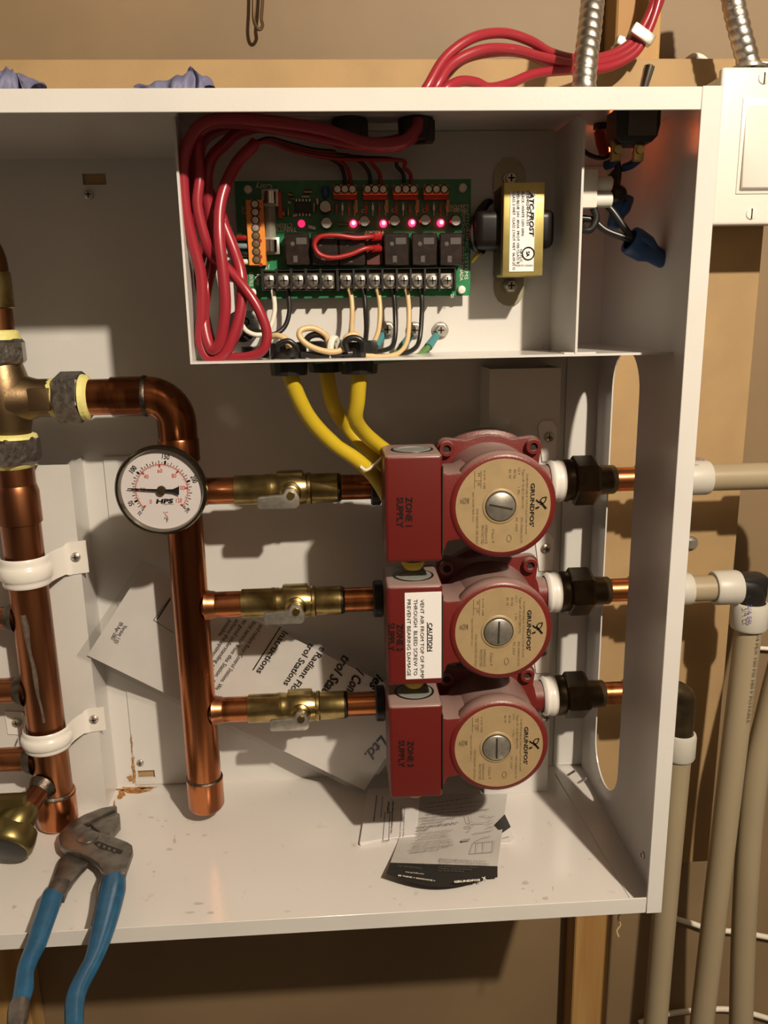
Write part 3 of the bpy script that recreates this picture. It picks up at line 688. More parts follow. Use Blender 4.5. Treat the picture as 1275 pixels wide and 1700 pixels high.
# lowest line
x3 = thing('pex_line', 'milky plastic line dropping close behind the right edge of the cabinet', 'pipe', (.09,YX,-1.1))
z = ZN[2]; xe = .0935
ring(x3, (.045,YX,z), (1,0,0), .028, .0195)
MB().tube([(.060,YX,z),(xe-.014,YX,z),(xe-.004,YX,z-.004),(xe,YX,z-.014),(xe,YX,z-.07)], .0150, n=20, sub=4).build('elbow', DKBRONZE, x3)
zr3 = at(1120,1257,Y=YX).z
ring(x3, (xe,YX,zr3), (0,0,1), .034, .0195)
ptube(x3, [(xe,YX,zr3+.02),(xe-.001,YX,zr3-.05),(.0905,YX,-.15),(.0893,YX,-.344),(.088,YX,-.7),(.088,YX,-1.1)])
# bolt in the backing board
bt = thing('hanger_bolt', 'steel hex bolt head in the board beside the cabinet flange', 'bolt', at(1146,908,Y=.284))
screw(bt, at(1146,902,Y=.284), .0065, hexhead=True, slot=False, name='head')
MB().lathe(at(1146,902,Y=.284), (0,-1,0), [(0,.010),(.001,.010),(.001,0)], 16).build('washer', STEEL, bt)

# ================================================================== relay circuit board
YB = .134; SC = (YB-CAM.y)/F_PX*1.01
pa, pb = at(400,497,Y=YB), at(782,297,Y=YB)
pcb = thing('circuit_board', 'green relay circuit board with lit red indicators and black terminal strip', 'circuit board', ((pa.x+pb.x)/2,YB,pa.z))
MB().span((pa.x,YB,pa.z),(pb.x,YB+.0018,pb.z)).build('board', PCB, pcb, smooth=False)
def B(x, y, d=0): return at(x, y, Y=YB-d) if False else at(x, y, Y=YB)-V((0,d,0))
def bspan(x0, y0, x1, y1, d0, d1, name, m_, bev=0, par=None):
    a, b = at(x0,y1,Y=YB-d1), at(x1,y0,Y=YB-d1)
    return MB().span((a.x,YB-d0,a.z),(b.x,YB-d1,b.z), bev, 1).build(name, m_, par or pcb, smooth=bool(bev))
def face(x, y, d): p = at(x, y, Y=YB-d); return p
for x, y in ((412,315),(768,312),(420,486),(766,481)):
    p = face(x,y,.001); MB().lathe(p, (0,-1,0), [(-.014,.004),(.0005,.0042),(.004,.0036),(.0055,0)], 14).build('standoff', NYLON, pcb)
# relays
for x0, x1 in ((474,513),(518,561),(563,606),(638,679),(684,726),(730,769)):
    rl = bspan(x0, 386, x1, 441, .001, .020, 'relay', RELAY, .0012)
    c = face((x0+x1)/2+7, 400, .0202); MB().box(c, (.010,.0003,.006)).build('relay_print', mat('relay_grey_print', (.06,.05,.045), .6), rl, smooth=False)
    c = face((x0+x1)/2-3, 430, .0202); MB().box(c, (.004,.0003,.006)).build('relay_print', MATS['relay_grey_print'], rl, smooth=False)
    c = face((x0+x1)/2-8, 405, .0202); MB().lathe(c, (0,-1,0), [(0,.0022),(.0002,.0018),(.0002,0)], 10).build('relay_print', MATS['relay_grey_print'], rl, smooth=False)
bspan(608, 386, 636, 441, .001, .010, 'jumper_header', mat('dark_red_header', (.09,.018,.014), .4), .001)
# black screw terminal strip
ts = bspan(436, 446, 757, 484, .001, .009, 'terminal_strip', BLACK, .0008)
bspan(436, 444, 757, 450, .009, .018, 'strip_rail', BLACK, .0006, ts)
SX = [447.5,471.6,496,520.3,544.7,576,599,622.7,647.5,670.5,693.6,717.6,742.3]
bars = [436]+[(a+b)/2 for a, b in zip(SX, SX[1:])]+[756]
for x in bars: bspan(x-1.4, 446, x+1.4, 483, .008, .0175, 'barrier', BLACK, 0, ts)
for i, x in enumerate(SX):
    c = face(x, 466, .011)
    t = MB().box(c+V((0,.001,0)), (.0125,.0012,.0145)).build('screw_plate', STEEL, ts)
    screw(pcb, c, .0062, m_=STEEL, name='terminal_screw')
# orange connectors
for x0, x1 in ((553,592),(603,643),(653,694),(704,745)):
    oc = bspan(x0, 306, x1, 323, .001, .014, 'orange_connector', ORANGE, .0006)
    bspan(x0, 322, x1, 330, .001, .011, 'connector_base', DKRED, .0004, oc)
    for k in range(3):
        x = x0+(x1-x0)*(.18+.32*k); c = face(x, 314, .0141)
        h = MB().lathe(c, (0,-1,0), [(0,.0042),(.0003,.0040),(.0003,0)], 14).build('screw_well', HOLE, oc)
        MB().lathe(c+V((0,-.0003,0)), (0,-1,0), [(0,.0034),(.0008,.0030),(.0010,0)], 12).build('screw_head', STEEL, oc)
    for k in range(4):
        x = x0+5+(x1-x0-8)*k/3; p, q = face(x,336,.004), face(x,358,.004)
        rs = MB(); L = (q-p).length
        rs.lathe(p, q-p, [(0,.0005),(L*.2,.0006),(L*.22,.0015),(L*.6,.0015),(L*.62,.0006),(L,.0005)], 8)
        rs.build('resistor', (mat('resistor_body',(.28,.10,.06),.4), mat('silver_lead',(.6,.58,.5),.3,1))[k % 2], pcb)
    p, q = face(x1-1,332,.005), face(x1-1,352,.005); MB().cyl(p, q, .0017, n=10).build('resistor', mat('gold_resistor', (.45,.33,.10), .35), pcb)
lc = bspan(413, 331, 437, 441, .001, .013, 'orange_connector', ORANGE, .0006)
for k in range(8):
    c = face(423+k*.4, 339+k*13.2, .0131)
    MB().lathe(c, (0,-1,0), [(0,.0042),(.0003,.0040),(.0003,0)], 14).build('screw_well', HOLE, lc)
    MB().lathe(c+V((0,-.0003 if k < 4 else .0,0)), (0,-1,0), [(0,.0034),(.0008,.0030),(.0010,0)], 12).build('screw_head', STEEL if k < 4 else BRASS_OLD, lc)
    if k % 2 == 0 or k > 5: c2 = face(430+k*.4, 347+k*13.2, .0131); MB().lathe(c2, (0,-1,0), [(0,.0019),(.0002,.0018),(.0002,0)], 10).build('key_dot', DKRED, lc)
# stub wires into the long connector
for (y, m_) in ((395,REDTHIN),(409,mat('grey_blue_wire',(.20,.26,.28),.4)),(422,BLACKW),(435,WHITEW)):
    MB().tube([face(394,y,.006), face(404,y,.008), face(416,y,.008)], .0028, n=10, sub=2).build('lead', m_, pcb)
# fuse
fz = thing('glass_fuse', 'glass tube fuse in metal clips beside the orange connector', 'fuse', face(449,420,.004))
f0, f1 = face(448,318,.009), face(450,418,.009); L = (f1-f0).length
MB().lathe(f0, f1-f0, [(L*.16,.0052),(L*.84,.0052)], 18).build('glass_tube', GLASS, fz)
MB().lathe(f0, f1-f0, [(0,0),(0,.0060),(L*.2,.0060),(L*.2,.0052)], 18).build('end_cap', CHROME, fz)
MB().lathe(f0, f1-f0, [(L*.8,.0052),(L*.8,.0060),(L,.0060),(L,0)], 18).build('end_cap', CHROME, fz)
MB().cyl(f0, f1, .0004, n=6).build('filament', STEEL, fz)
for t in (.1, .9):
    p = f0.lerp(f1, t); MB().box(p+V((0,.004,0)), (.0165,.008,.016), .001).build('clip', STEEL, fz)
# small parts
bspan(462, 318, 467, 362, .001, .009, 'red_capacitor', mat('red_film_part', (.45,.05,.02), .4), .0006)
ic = bspan(490, 335, 516, 354, .001, .005, 'chip', BLACK, .0004)
for k in range(5):
    for y in (332.5, 356.5):
        c = face(492+k*5.5, y, .003); MB().box(c, (.0014,.0012,.0024)).build('pin', STEEL, ic, smooth=False)
for x, y, r, h in ((605,367,8.5,.012),(655,366,8.5,.012),(706,365,8.5,.012),(757,366,8.5,.012),(540,343,9.5,.011),(542,370,9,.011)):
    c = face(x,y,h); R_ = r*SC
    cp = MB().lathe((c.x,YB-.001,c.z), (0,-1,0), [(0,0),(0,R_),(h-.0015,R_),(h-.001,R_*.93),(h-.001,0)], 18).build('capacitor', mat('black_sleeve', (.02,.018,.018), .35), pcb)
    MB().lathe((c.x,YB-h,c.z), (0,-1,0), [(0,R_*.9),(.0004,R_*.85),(.0004,0)], 18).build('capacitor_top', mat('aluminium_can', (.42,.40,.36), .4, .9), cp)
c = face(540,316,.006); MB().lathe(c+V((0,0,.004)), (0,0,-1), [(0,0),(.001,.003),(.006,.0036),(.010,.002),(.011,0)], 12).build('blue_capacitor', mat('blue_disc', (.02,.07,.22), .4), pcb)
for x, y, x2, y2, m_ in ((478,322,486,323,BRASS),(505,318,518,318,BRASS),(478,347,478,358,BRASS),(522,338,522,352,BRASS),(478,335,483,337,STEEL),(512,376,524,379,WHITEW),(560,372,578,372,BRASS),(484,329,489,331,BRASS),(500,326,514,326,STEEL),(486,358,492,356,STEEL),(470,352,470,358,BRASS),(526,330,528,340,STEEL)):
    MB().cyl(face(x,y,.003), face(x2,y2,.003), .0017, n=8).build('resistor', m_, pcb)
# leds
for i, (x, y) in enumerate(((500,370),(587,370),(637,370),(685,369),(733,369))):
    c = face(x,y,.008)
    l = MB().lathe((c.x,YB-.001,c.z), (0,-1,0), [(0,.0036),(.001,.0030),(.0055,.0030),(.0075,.0022),(.0085,0)], 14).build('indicator_light', LEDRED if i else LEDDIM, pcb)
    if i: MB().lathe(face(x,y,.0088), (0,-1,0), [(0,.0019),(.0006,.0013),(.0008,0)], 10).build('lit_core', LEDCORE, l)
# red jumper loop
MB().tube([face(628,394,.012), face(618,393,.021), face(590,395,.026), face(560,391,.028), face(532,393,.028), face(522,406,.028), face(530,422,.028), face(552,428,.028), face(580,423,.027), face(605,413,.025), face(620,412,.020), face(628,413,.012)], .0024, n=10).build('jumper_wire', REDTHIN, pcb)
for y in (394, 413): MB().cyl(face(618,y,.0205), face(630,y,.013), .0036, n=10).build('jumper_end', REDTHIN, pcb)
# board print
for s, a, b, h in (('OUT',(401,342),(401,356),6),('J7',(448,441),(440,441),5),('CTRON',(485,371),(459,371),6),('TRINITY',(492,378),(458,378),6),('PRIORT',(636,383),(606,383),5.5),('L267D0',(777,340),(747,340),6),('filename',(777,347),(744,347),6),
                   ('HYDRONIC SYSTEMS',(774,355),(771,464),5.5),('EDMONTON ALBERTA CANADA',(767,351),(763,466),5.5),('J5',(754,489),(748,489),5),('C1',(600,353),(609,353),5),('C2',(650,352),(659,352),5),('C3',(701,352),(709,352),5),('C4',(752,352),(761,352),5),('CONTROL',(414,452),(414,476),6),('PUMP',(424,455),(424,474),6),('Cory',(452,306),(424,306),8)):
    ptxt(pcb, s, a, b, h, YB, INKWHITE, name='board_print')

# ================================================================== transformer
YT = .088
tr = thing('control_transformer', 'small transformer with brass-coloured frame and white printed label', 'transformer', at(868,470,Y=YK))
ca_, cb_ = at(834,459,Y=YT), at(905,302,Y=YT)
MB().span((ca_.x,YT,ca_.z),(cb_.x,YT+.030,cb_.z), .001).build('frame', GOLD, tr)
MB().span((ca_.x-.0005,YT+.010,ca_.z+.002),(cb_.x+.0005,YT+.046,cb_.z-.002), .001).build('core', LAMINATE, tr)
MB().span((ca_.x-.024,YT+.012,ca_.z+.026),(cb_.x+.014,YT+.054,cb_.z-.022), .008, 3).build('coil', COIL, tr)
for sg, y in ((1,294),(-1,478)):
    p = at(846, y, Y=YK-.002); b = MB()
    pts = [(p.x-.016,YK-.003,p.z-sg*.016)]+[(p.x+.016*math.cos(math.pi-math.pi*k/8), YK-.003, p.z+sg*.018*math.sin(math.pi*k/8)) for k in range(9)]+[(p.x+.016,YK-.003,p.z-sg*.016)]
    b.prism(pts, (0,.0022,0)); e = b.build('mounting_foot', mat('olive_plate', (.32,.29,.20), .4, .7), tr)
    screw(tr, p+V((0,-.003,-sg*.002)), .006, hexhead=True)
la, lb = at(845,451,Y=YT-.0004), at(889,318,Y=YT-.0004)
MB().span((la.x,YT-.0006,la.z),(lb.x,YT+.0002,lb.z)).build('label_sticker', PAPER2, tr, smooth=False)
for s, x, y0, y1, h, bo, sh in (('ATC-FROST',879,319,393,6.8,.03,.2),('FTB4024PAA-101',874,317,374,4.3,0,0),('BLACK -WHITE 120V 60Hz',866,318,392,4,0,0),('NRTL/C',863,414,435,4,0,0),('RED-BLUE 24V. 40VA  PROT 100 CLASS B',858,318,438,4,0,0),('CLASS 3 WET  CLASS 2 NOT WET  06.09.25 O',851,318,448,4,0,0),('MADE IN CANADA',884,440,441,2,0,0)):
    if s.startswith('MADE'): ptxt(tr, s, (855,442), (885,442), 2.6, YT-.0007, INK); continue
    ptxt(tr, s, (x,y0), (x,y1), h, YT-.0007, INK, bold=bo, shear=sh)
lc_ = at(877,421,Y=YT-.0008); b = MB(); b.lathe(lc_, (0,-1,0), [(0,.0062),(.0002,.0062),(.0002,.0050),(0,.0050)], 24); b.build('approval_mark', INK, tr)
ptxt(tr, 'SA', (874,417), (874,426), 5, YT-.0009, INK, bold=.03)
for k in range(3): MB().tube([at(797+k*3,420,Y=.125), at(787+k*3,408,Y=.110+.006*k), at(784+k*4,385,Y=.110), at(792+k*4,355,Y=.115), at(806+k*3,336,Y=.12), at(815,335,Y=.125)], .0026, n=8).build('lead', (BLACKW,BLACKW,COIL)[k], tr)
MB().tube([at(784,434,Y=.130), at(792,424,Y=.12), at(800,416,Y=.125)], .0018, n=8).build('lead', YELLOW, tr)

# ================================================================== red thermostat cables
COMP = True
def W(pts, Y0, Y1=None):
    out = []; n = len(pts)
    for i, q in enumerate(pts):
        Y = q[2] if len(q) > 2 else (Y0 if Y1 is None else Y0+(Y1-Y0)*i/(n-1)); out.append(at(q[0], q[1], Y=.065+.426*(Y-.10) if COMP else Y))
    return out
def wire(name, label, cat, pts, r, m_, group=None, n=10, sub=6):
    return tag(MB().tube(pts, r, n=n, sub=sub).build(name, m_), label, cat, group)
RC = 'red cables in the compartment'
wire('thermostat_cable', 'red cable looping widest across the compartment and down its left side', 'cable',
  W([(694,200,.15),(690,216,.14),(665,236,.13),(610,238,.125),(540,216,.12),(460,203,.115),(380,197,.11),(335,207,.105),(312,240,.10),(304,285,.10),(308,350,.105),(322,410,.115),(334,460,.12),(335,520,.12),(333,566,.12),(347,595,.115),(372,588,.11),(390,550,.11),(401,505,.115),(400,455,.125),(388,415,.14),(370,370,.15)], .1), .0053, REDW, RC)
wire('thermostat_cable', 'red cable with a bright loop end reaching toward the long orange connector', 'cable',
  W([(697,200,.17),(690,225,.17),(650,244,.165),(580,238,.16),(500,222,.155),(420,208,.15),(360,205,.14),(330,222,.13),(327,247,.12),(331,295,.11),(328,342,.105),(342,402,.11),(354,428,.125),(374,442,.12),(405,477,.105),(429,513,.10),(443,552,.10),(437,580,.10),(414,592,.105),(378,594,.12)], .1), .0047, REDW, RC)
wire('thermostat_cable', 'red cable ending in bare wires just left of the board corner', 'cable',
  W([(424,237,.17),(418,244,.165),(395,268,.15),(376,304,.13),(365,345,.115),(364,395,.10),(370,450,.095),(374,510,.095),(366,565,.10),(353,581,.105),(343,560,.115),(338,520,.13),(345,470,.15),(354,425,.16),(352,380,.16),(345,330,.155),(344,290,.15),(352,262,.16),(372,240,.175),(400,218,.185),(450,210,.19),(540,222,.19),(620,238,.185),(680,225,.18),(700,200,.18)], .1), .0053, REDW, RC)
wire('thermostat_cable', 'red cable crossing behind the others and curving around the shelf corner', 'cable',
  W([(325,222,.20),(318,290,.19),(326,360,.18),(340,400,.175),(330,450,.165),(338,510,.16),(352,570,.145),(372,582,.14),(392,555,.14),(400,510,.15),(399,460,.17),(380,400,.19),(366,350,.20),(340,300,.21),(335,240,.215),(380,212,.215),(470,216,.215),(600,240,.21),(675,232,.20),(690,205,.19)], .1), .0046, REDW, RC)
TH = 'thin wires to the small orange connectors'
ends = ((573,306,BLACKW,'first'),(582,306,REDTHIN,'first'),(615,305,BLACKW,'second'),(632,305,REDTHIN,'second'),(671,303,BLACKW,'third'),(683,303,REDTHIN,'third'))
for k, (x, y, m_, w_) in enumerate(ends):
    o_ = k*2.0; col_ = 'black' if m_ is BLACKW else 'red'
    pts = W([(426,236,.17),(448,230+o_*.6,.185),(480,238+o_,.20),(520,248+o_,.215),(555+k*3,252+o_*1.2,.225),(x-38+k*4,256+o_,.235),(x-12,270+o_*.8,.243),(x-2,288,.247),(x,y,.251)], .2)
    wire('thin_wire', 'thin %s wire dropping into the %s small orange connector from the left' % (col_, w_), 'wire', pts, .0019, m_, TH, n=8, sub=5)

# ================================================================== terminal wires and glands on the shelf
TW = 'wires below the terminal strip'
def twire(lab, m_, pts, r=.0024): wire('terminal_wire', lab, 'wire', W(pts, .24), r, m_, TW, n=10)
twire('white wire curving from the first terminal into the left gland', WHITEW, [(450,474,.248),(454,490,.244),(456,515,.242),(450,540,.238),(440,553,.232),(425,556,.228),(410,550,.232),(402,540,.245)])
twire('black wire curving from the second terminal toward the left gland', BLACKW, [(473,474,.248),(479,492,.244),(480,520,.24),(472,543,.235),(455,555,.228),(435,552,.232),(412,543,.245)])
twire('tan wire, leftmost of three, dropping into the right gland', TANW, [(577,474,.248),(583,492,.238),(585,520,.225),(584,545,.19),(584,566,.16),(590,580,.145)])
twire('black wire, leftmost of three at the right gland', BLACKW, [(600,474,.248),(605,492,.238),(607,520,.22),(608,548,.18),(606,568,.15),(598,580,.135)])
twire('tan wire, middle of three, bending in at the right gland', TANW, [(624,474,.248),(629,492,.24),(631,520,.23),(628,550,.21),(618,572,.17),(604,576,.14),(596,582,.13)])
twire('black wire, middle of three, bending left along the shelf', BLACKW, [(649,474,.248),(654,492,.24),(656,525,.235),(656,558,.22),(650,576,.20),(630,583,.17),(608,584,.14)])
twire('tan wire, rightmost of three, sweeping left along the shelf', TANW, [(672,474,.248),(677,492,.24),(679,525,.23),(676,565,.20),(662,586,.16),(635,592,.135),(606,590,.12)])
twire('black wire, rightmost of three, sweeping left along the shelf', BLACKW, [(695,474,.248),(700,492,.24),(700,525,.235),(696,565,.22),(685,581,.19),(660,589,.16),(630,592,.14)])
twire('tan wire coiled in a loop between the two front glands', TANW, [(600,574,.13),(592,556,.12),(575,560,.115),(568,580,.11),(545,584,.105),(515,575,.105),(498,560,.108),(500,548,.112),(520,545,.12),(540,556,.125),(545,570,.13)], .0028)
twire('short tan wire arching over the left front gland', TANW, [(446,560,.13),(460,557,.12),(475,564,.115),(480,578,.115)], .0028)
twire('short black wire arching over the left front gland', BLACKW, [(460,583,.09),(462,572,.088),(478,566,.088),(490,574,.09),(494,584,.095)], .0026)
twire('short black wire coiled over the middle gland', BLACKW, [(505,570,.135),(515,558,.13),(532,556,.13),(545,566,.135),(550,578,.14)], .0030)
twire('short black wire coiled over the right front gland', BLACKW, [(577,584,.10),(573,568,.10),(585,561,.10),(600,566,.10),(602,584,.105)], .0030)
twire('dark wire lying across the shelf behind the tan coil', BLACKW, [(500,588,.12),(530,590,.115),(560,589,.115),(585,586,.12)], .0030)
for k, (x, y, lab) in enumerate(((643,547,'leftmost'),(688,548,'middle'),(731,548,'rightmost'))):
    r_ = thing('ring_terminal', 'ring terminal with teal crimp sleeve, %s of three on the back' % lab, 'terminal', at(x,y+10,Y=YK), 'earth ring terminals')
    c = at(x,y,Y=YK-.001)
    MB().lathe(c, (0,-1,0), [(0,.0085),(.001,.0085),(.001,.003)], 20).build('ring', STEEL, r_)
    screw(r_, c+V((0,-.001,0)), .0058, hexhead=True)
    c2 = at(x-20,y+28,Y=YK-.018)
    MB().tube([c.lerp(c2,.30)+V((0,-.001,0)), c.lerp(c2,.6), c2], lambda t: .0035+.001*t, n=12, sub=3).build('crimp_sleeve', TEAL, r_)
    MB().tube([c2, c2+V((-.012,-.012,-.008)), c2+V((-.035,-.03,-.010)), c2+V((-.06,-.055,-.010))], .0028, n=8).build('lead', GREENW, r_)
# glands
def gland(label, p, r, h0, h1, ax=(0,0,1)):
    g_ = thing('cable_gland', label, 'cable gland', p, 'black cable glands')
    p = V(p); a = V(ax).normalized()
    b = MB(); b.lathe(p, a, [(0,r*.45),(0,r*.96),(.001,r),(h1,r*.95),(h1,r*.6),(h1-.003,r*.55),(h1-.003,r*.40)], 20); b.build('clamp', BLACK, g_)
    MB().box(p+a*(h1*.6)+V((r*.75,-r*.1,0)), (r*.5,r*1.2,h1*.9), .001).build('jaw', BLACK, g_)
    b = MB(); b.lathe(p, -a, [(0.0022,r*.5),(.0022,r*1.02),(.004,r*1.06),(h0,r*1.0),(h0,r*.6)], 16); b.build('lock_nut', BLACK, g_, angle=20)
    return g_
COMP = False
gy = ((479,.088),(541,.122),(596,.088)); gp_ = []
for (x, Y), lab in zip(gy, ('black cable gland on the shelf, left of the three with yellow cables','black cable gland on the shelf, set back between the other two','black cable gland on the shelf, right of the three with yellow cables')):
    p = at(x, 596, Y=Y); p = V((p.x, Y, ZS+.0002)); gp_.append(p); gland(lab, p, .0172, .016, .014)
p = at(424, 590, Y=.115); gland('flat black bushing lying on the shelf behind the red cables', (p.x,.118,ZS+.0002), .0145, .006, .010)
p = at(404, 541, Y=YK); gland('round black bushing in the back panel behind the red cables', (p.x,YK-.0002,p.z), .0165, .006, .016, ax=(0,-1,0))
for x, w_ in ((580,'left'),(690,'right')):
    p = at(x, 200, Y=.10); gland('black bushing under the cabinet top, the %s one of two' % w_, (p.x,.10,H-.0018), .0165, .012, .022 if w_=='left' else .019, ax=(0,0,-1))
tag(MB().tube(W([(548,592,.072),(548,578,.070),(551,565,.072),(557,563,.078),(560,580,.083)], .1), .0035, n=8).build('cable_tie', NYLON), 'small white cable tie around the tan coil on the shelf', 'cable tie')
# yellow cables
YC = 'yellow pump cables'
def ycab(lab, g_, pts): wire('pump_cable', lab, 'cable', [V((g_.x,g_.y,ZS+.004)), V((g_.x,g_.y,ZS-.012))]+W(pts, .15), .0078, YELLOW, YC, n=16)
ycab('yellow cable sweeping down from the left gland to the pumps', gp_[0], [(496,662,.098),(518,700,.112),(552,735,.128),(598,768,.142),(628,800,.152),(655,850,.165)])
ycab('yellow cable descending from the middle gland, behind the other two', gp_[1], [(552,668,.130),(574,706,.16),(606,742,.162),(640,775,.166),(665,800,.17)])
ycab('yellow cable hanging from the right gland and bending right', gp_[2], [(593,665,.096),(590,695,.106),(604,718,.125),(636,745,.15),(675,770,.175),(700,785,.185)])
tag(MB().tube(W([(600,776,.130),(610,780,.128),(632,762,.13),(640,746,.145),(630,742,.175),(608,758,.175),(599,770,.15),(600,776,.130)], .13), .0016, n=8).build('cable_tie', NYLON), 'white cable tie bundling the yellow cables beside the top pump', 'cable tie')

# ================================================================== switch compartment at the top right
yt = .05
ts_ = thing('toggle_switch', 'black toggle switch under the cabinet top with chrome lever above', 'switch', at(1060,240,Y=yt))
a, b_ = at(1022,236,Y=yt), at(1098,186,Y=yt)
zt_ = H-.004
MB().prism([(a.x,yt,zt_),(a.x,yt,a.z+.006),(a.x+.004,yt,a.z),(b_.x-.007,yt,a.z),(b_.x-.002,yt,a.z+.005),(b_.x,yt,a.z+.014),(b_.x,yt,zt_)], (0,.028,0), .0006, 1).build('body', BLACK, ts_)
c, d = at(1042,225,Y=yt), at(1091,186,Y=yt)
MB().span((c.x,yt-.0012,c.z),(d.x,yt+.001,zt_), .0004, 1).build('side_plate', mat('grey_switch_plate', (.10,.085,.065), .5), ts_)
for x in (1023, 1060):
    p = at(x, 240, Y=yt+.01); tm = MB().span((p.x-.0045,p.y-.003,p.z-.014),(p.x+.0045,p.y+.003,a.z+.003), .0008).build('terminal', BRASS, ts_)
    MB().cyl(p+V((0,-.006,-.005)), p+V((0,.004,-.005)), .0035, n=12).build('terminal_screw', BRASS, tm)
p0, p1 = at(1062,150,Y=yt+.014), at(1079,108,Y=yt+.014); p0.z = H+.0005; 
MB().lathe((p0.x,yt+.014,H), (0,0,1), [(-.004,.0075),(.0008,.0075),(.0008,.0058),(.004,.0058),(.005,.004)], 20).build('bushing', CHROME, ts_)
MB().lathe(p0, p1-p0, [(0,.0028),((p1-p0).length*.8,.0048),((p1-p0).length*.96,.0050),((p1-p0).length,.003),((p1-p0).length+.001,0)], 16).build('lever', CHROME, ts_)
for k, (q0, q1) in enumerate((((1062,262),(1035,278)), ((1024,262),(1005,275)))):
    MB().tube(W([(q0[0],q0[1],.108),((q0[0]+q1[0])/2,(q0[1]+q1[1])/2+3,.106),(q1[0],q1[1],.11)], .1), .0042, n=10, sub=3).build('insulated_spade', BLUENUT, ts_)
nl = thing('pilot_lamp', 'glowing orange pilot lamp beside the toggle switch', 'lamp', at(1000,232,Y=.125))
p = at(1001,205,Y=.125)
MB().lathe((p.x,.125,H-.002), (0,0,-1), [(0,.009),(.004,.009),(.005,.006),(.018,.006)], 18).build('socket', BLACK, nl)
MB().lathe((p.x+.009,.138,H-.003), (0,0,-1), [(0,.0045),(.016,.0045),(.022,.003),(.024,0)], 14).build('bulb', NEON, nl)
MB().lathe((p.x-.006,.115,H-.010), (.2,-.2,-1), [(0,.0055),(.012,.006),(.022,.0045),(.024,0)], 14).build('red_lens', mat('red_lens', (.30,.02,.01), .25), nl)
cn = thing('push_in_connector', 'white nylon wire connector against the divider', 'connector', at(985,345,Y=.09))
a, b_ = at(968,345,Y=.085), at(994,280,Y=.085)
MB().span((XP+.0006,.085,a.z),(b_.x,.105,b_.z), .0016).build('body', NYLON, cn)
for y in (304, 330):
    p = at(994, y, Y=.088); MB().cyl((p.x-.003,.095,p.z), (p.x+.014,.095,p.z), .0072, n=16, bev=.001).build('nozzle', NYLON, cn)
CW = 'wires in the switch compartment'
def cwire(lab, pts, r=.0033, m_=BLACKW): wire('switch_wire', lab, 'wire', W(pts, .1), r, m_, CW)
cwire('black wire from the switch terminal down behind the white connector', [(1024,262,.108),(1026,290,.11),(1022,315,.11),(1012,330,.105),(1005,332,.098)])
cwire('black wire looping below the white connector to the blue wire nut', [(985,345,.095),(990,362,.095),(982,380,.095),(970,382,.097),(964,372,.105)])
cwire('black wire running into the large blue wire nut', [(964,362,.10),(985,366,.10),(1005,382,.098),(1030,392,.096),(1050,398,.095)])
cwire('black wire from the blue spade on the right switch terminal', [(1036,278,.11),(1022,285,.115),(1010,300,.12),(1000,310,.115),(992,304,.10)])
cwire('black wire slanting down to the large blue wire nut', [(1003,336,.10),(1018,352,.097),(1035,376,.095),(1052,398,.095)])
cwire('dark wire crossing from the divider to the switch', [(964,245,.12),(980,258,.118),(1000,262,.115),(1020,252,.11)], .0022)
def wnut(lab, base, tip, r):
    o_ = thing('wire_nut', lab, 'wire nut', base, 'blue wire nuts'); L = (tip-base).length
    b = MB(); b.lathe(base, tip-base, [(0,r*.7),(0,r*.95),(L*.10,r),(L*.42,r*.95),(L*.62,r*.66),(L*.95,r*.58),(L,r*.48),(L,0)], 20); b.build('cap', BLUENUT, o_)
    d_, u_, w2 = basis(tip-base)
    for sg in (-1, 1): MB().prism([base+u_*sg*r*.8+d_*L*.05, base+u_*sg*r*1.35+d_*L*.22, base+u_*sg*r*1.2+d_*L*.36, base+u_*sg*r*.7+d_*L*.6], w2*.004, .0006, 1).build('wing', BLUENUT, o_)
wnut('large blue wire nut pointing down to the right', at(1046,398,Y=.095), at(1104,434,Y=.100), .0135)
wnut('dark blue wire nut tucked behind the white connector', at(1034,325,Y=.125), at(1018,378,Y=.125), .0115)
tag(MB().lathe(at(1027,322,Y=.11), (0,-1,0), [(-.006,0),(-.005,.006),(0,.0085),(.005,.006),(.007,0)], 16).build('tape_wrapped_splice', BLACK), 'black taped wire splice at the right of the white connector', 'splice')

# ================================================================== above the cabinet
OC = 'red cables above the cabinet'
def W2(pts): return [at(x, y, Y=Y) for x, y, Y in pts]
ent = [(706,.135),(720,.135),(735,.135)]
paths = [
 ('red cable arching highest above the cabinet top', [(700,160,.13),(712,140,.13),(740,95,.14),(785,63,.15),(835,55,.17),(880,68,.19),(915,88,.215),(960,98,.235),(1010,92,.25),(1050,68,.258),(1075,30,.262),(1092,-20,.262),(1100,-80,.262)]),
 ('red cable arching just under the highest one above the cabinet', [(716,160,.13),(728,138,.13),(752,105,.14),(800,83,.15),(850,82,.17),(900,95,.20),(960,107,.23),(1015,100,.248),(1056,75,.256),(1083,32,.26),(1102,-20,.26),(1112,-80,.26)]),
 ('red cable lying lowest, waving along above the cabinet top', [(732,160,.13),(742,146,.13),(765,135,.14),(790,137,.15),(812,146,.16),(845,139,.18),(890,122,.20),(950,116,.225),(1005,113,.243),(1050,92,.252),(1072,60,.256),(1088,20,.258),(1100,-30,.258),(1108,-80,.258)]),
 ('red cable running behind the metal conduit above the cabinet', [(724,160,.145),(738,128,.15),(770,98,.16),(820,86,.175),(868,88,.20),(920,106,.225),(970,110,.243),(1020,98,.256),(1058,68,.265),(1080,25,.268),(1094,-20,.268),(1104,-80,.268)])]
for lab, pts in paths: wire('thermostat_cable', lab, 'cable', W2(pts), .0048, REDW, OC, n=12)
cl = thing('cable_clamp', 'metal strap holding the red cables to the wood above', 'clamp', at(1065,70,Y=.26))
c = at(1066,58,Y=.250)
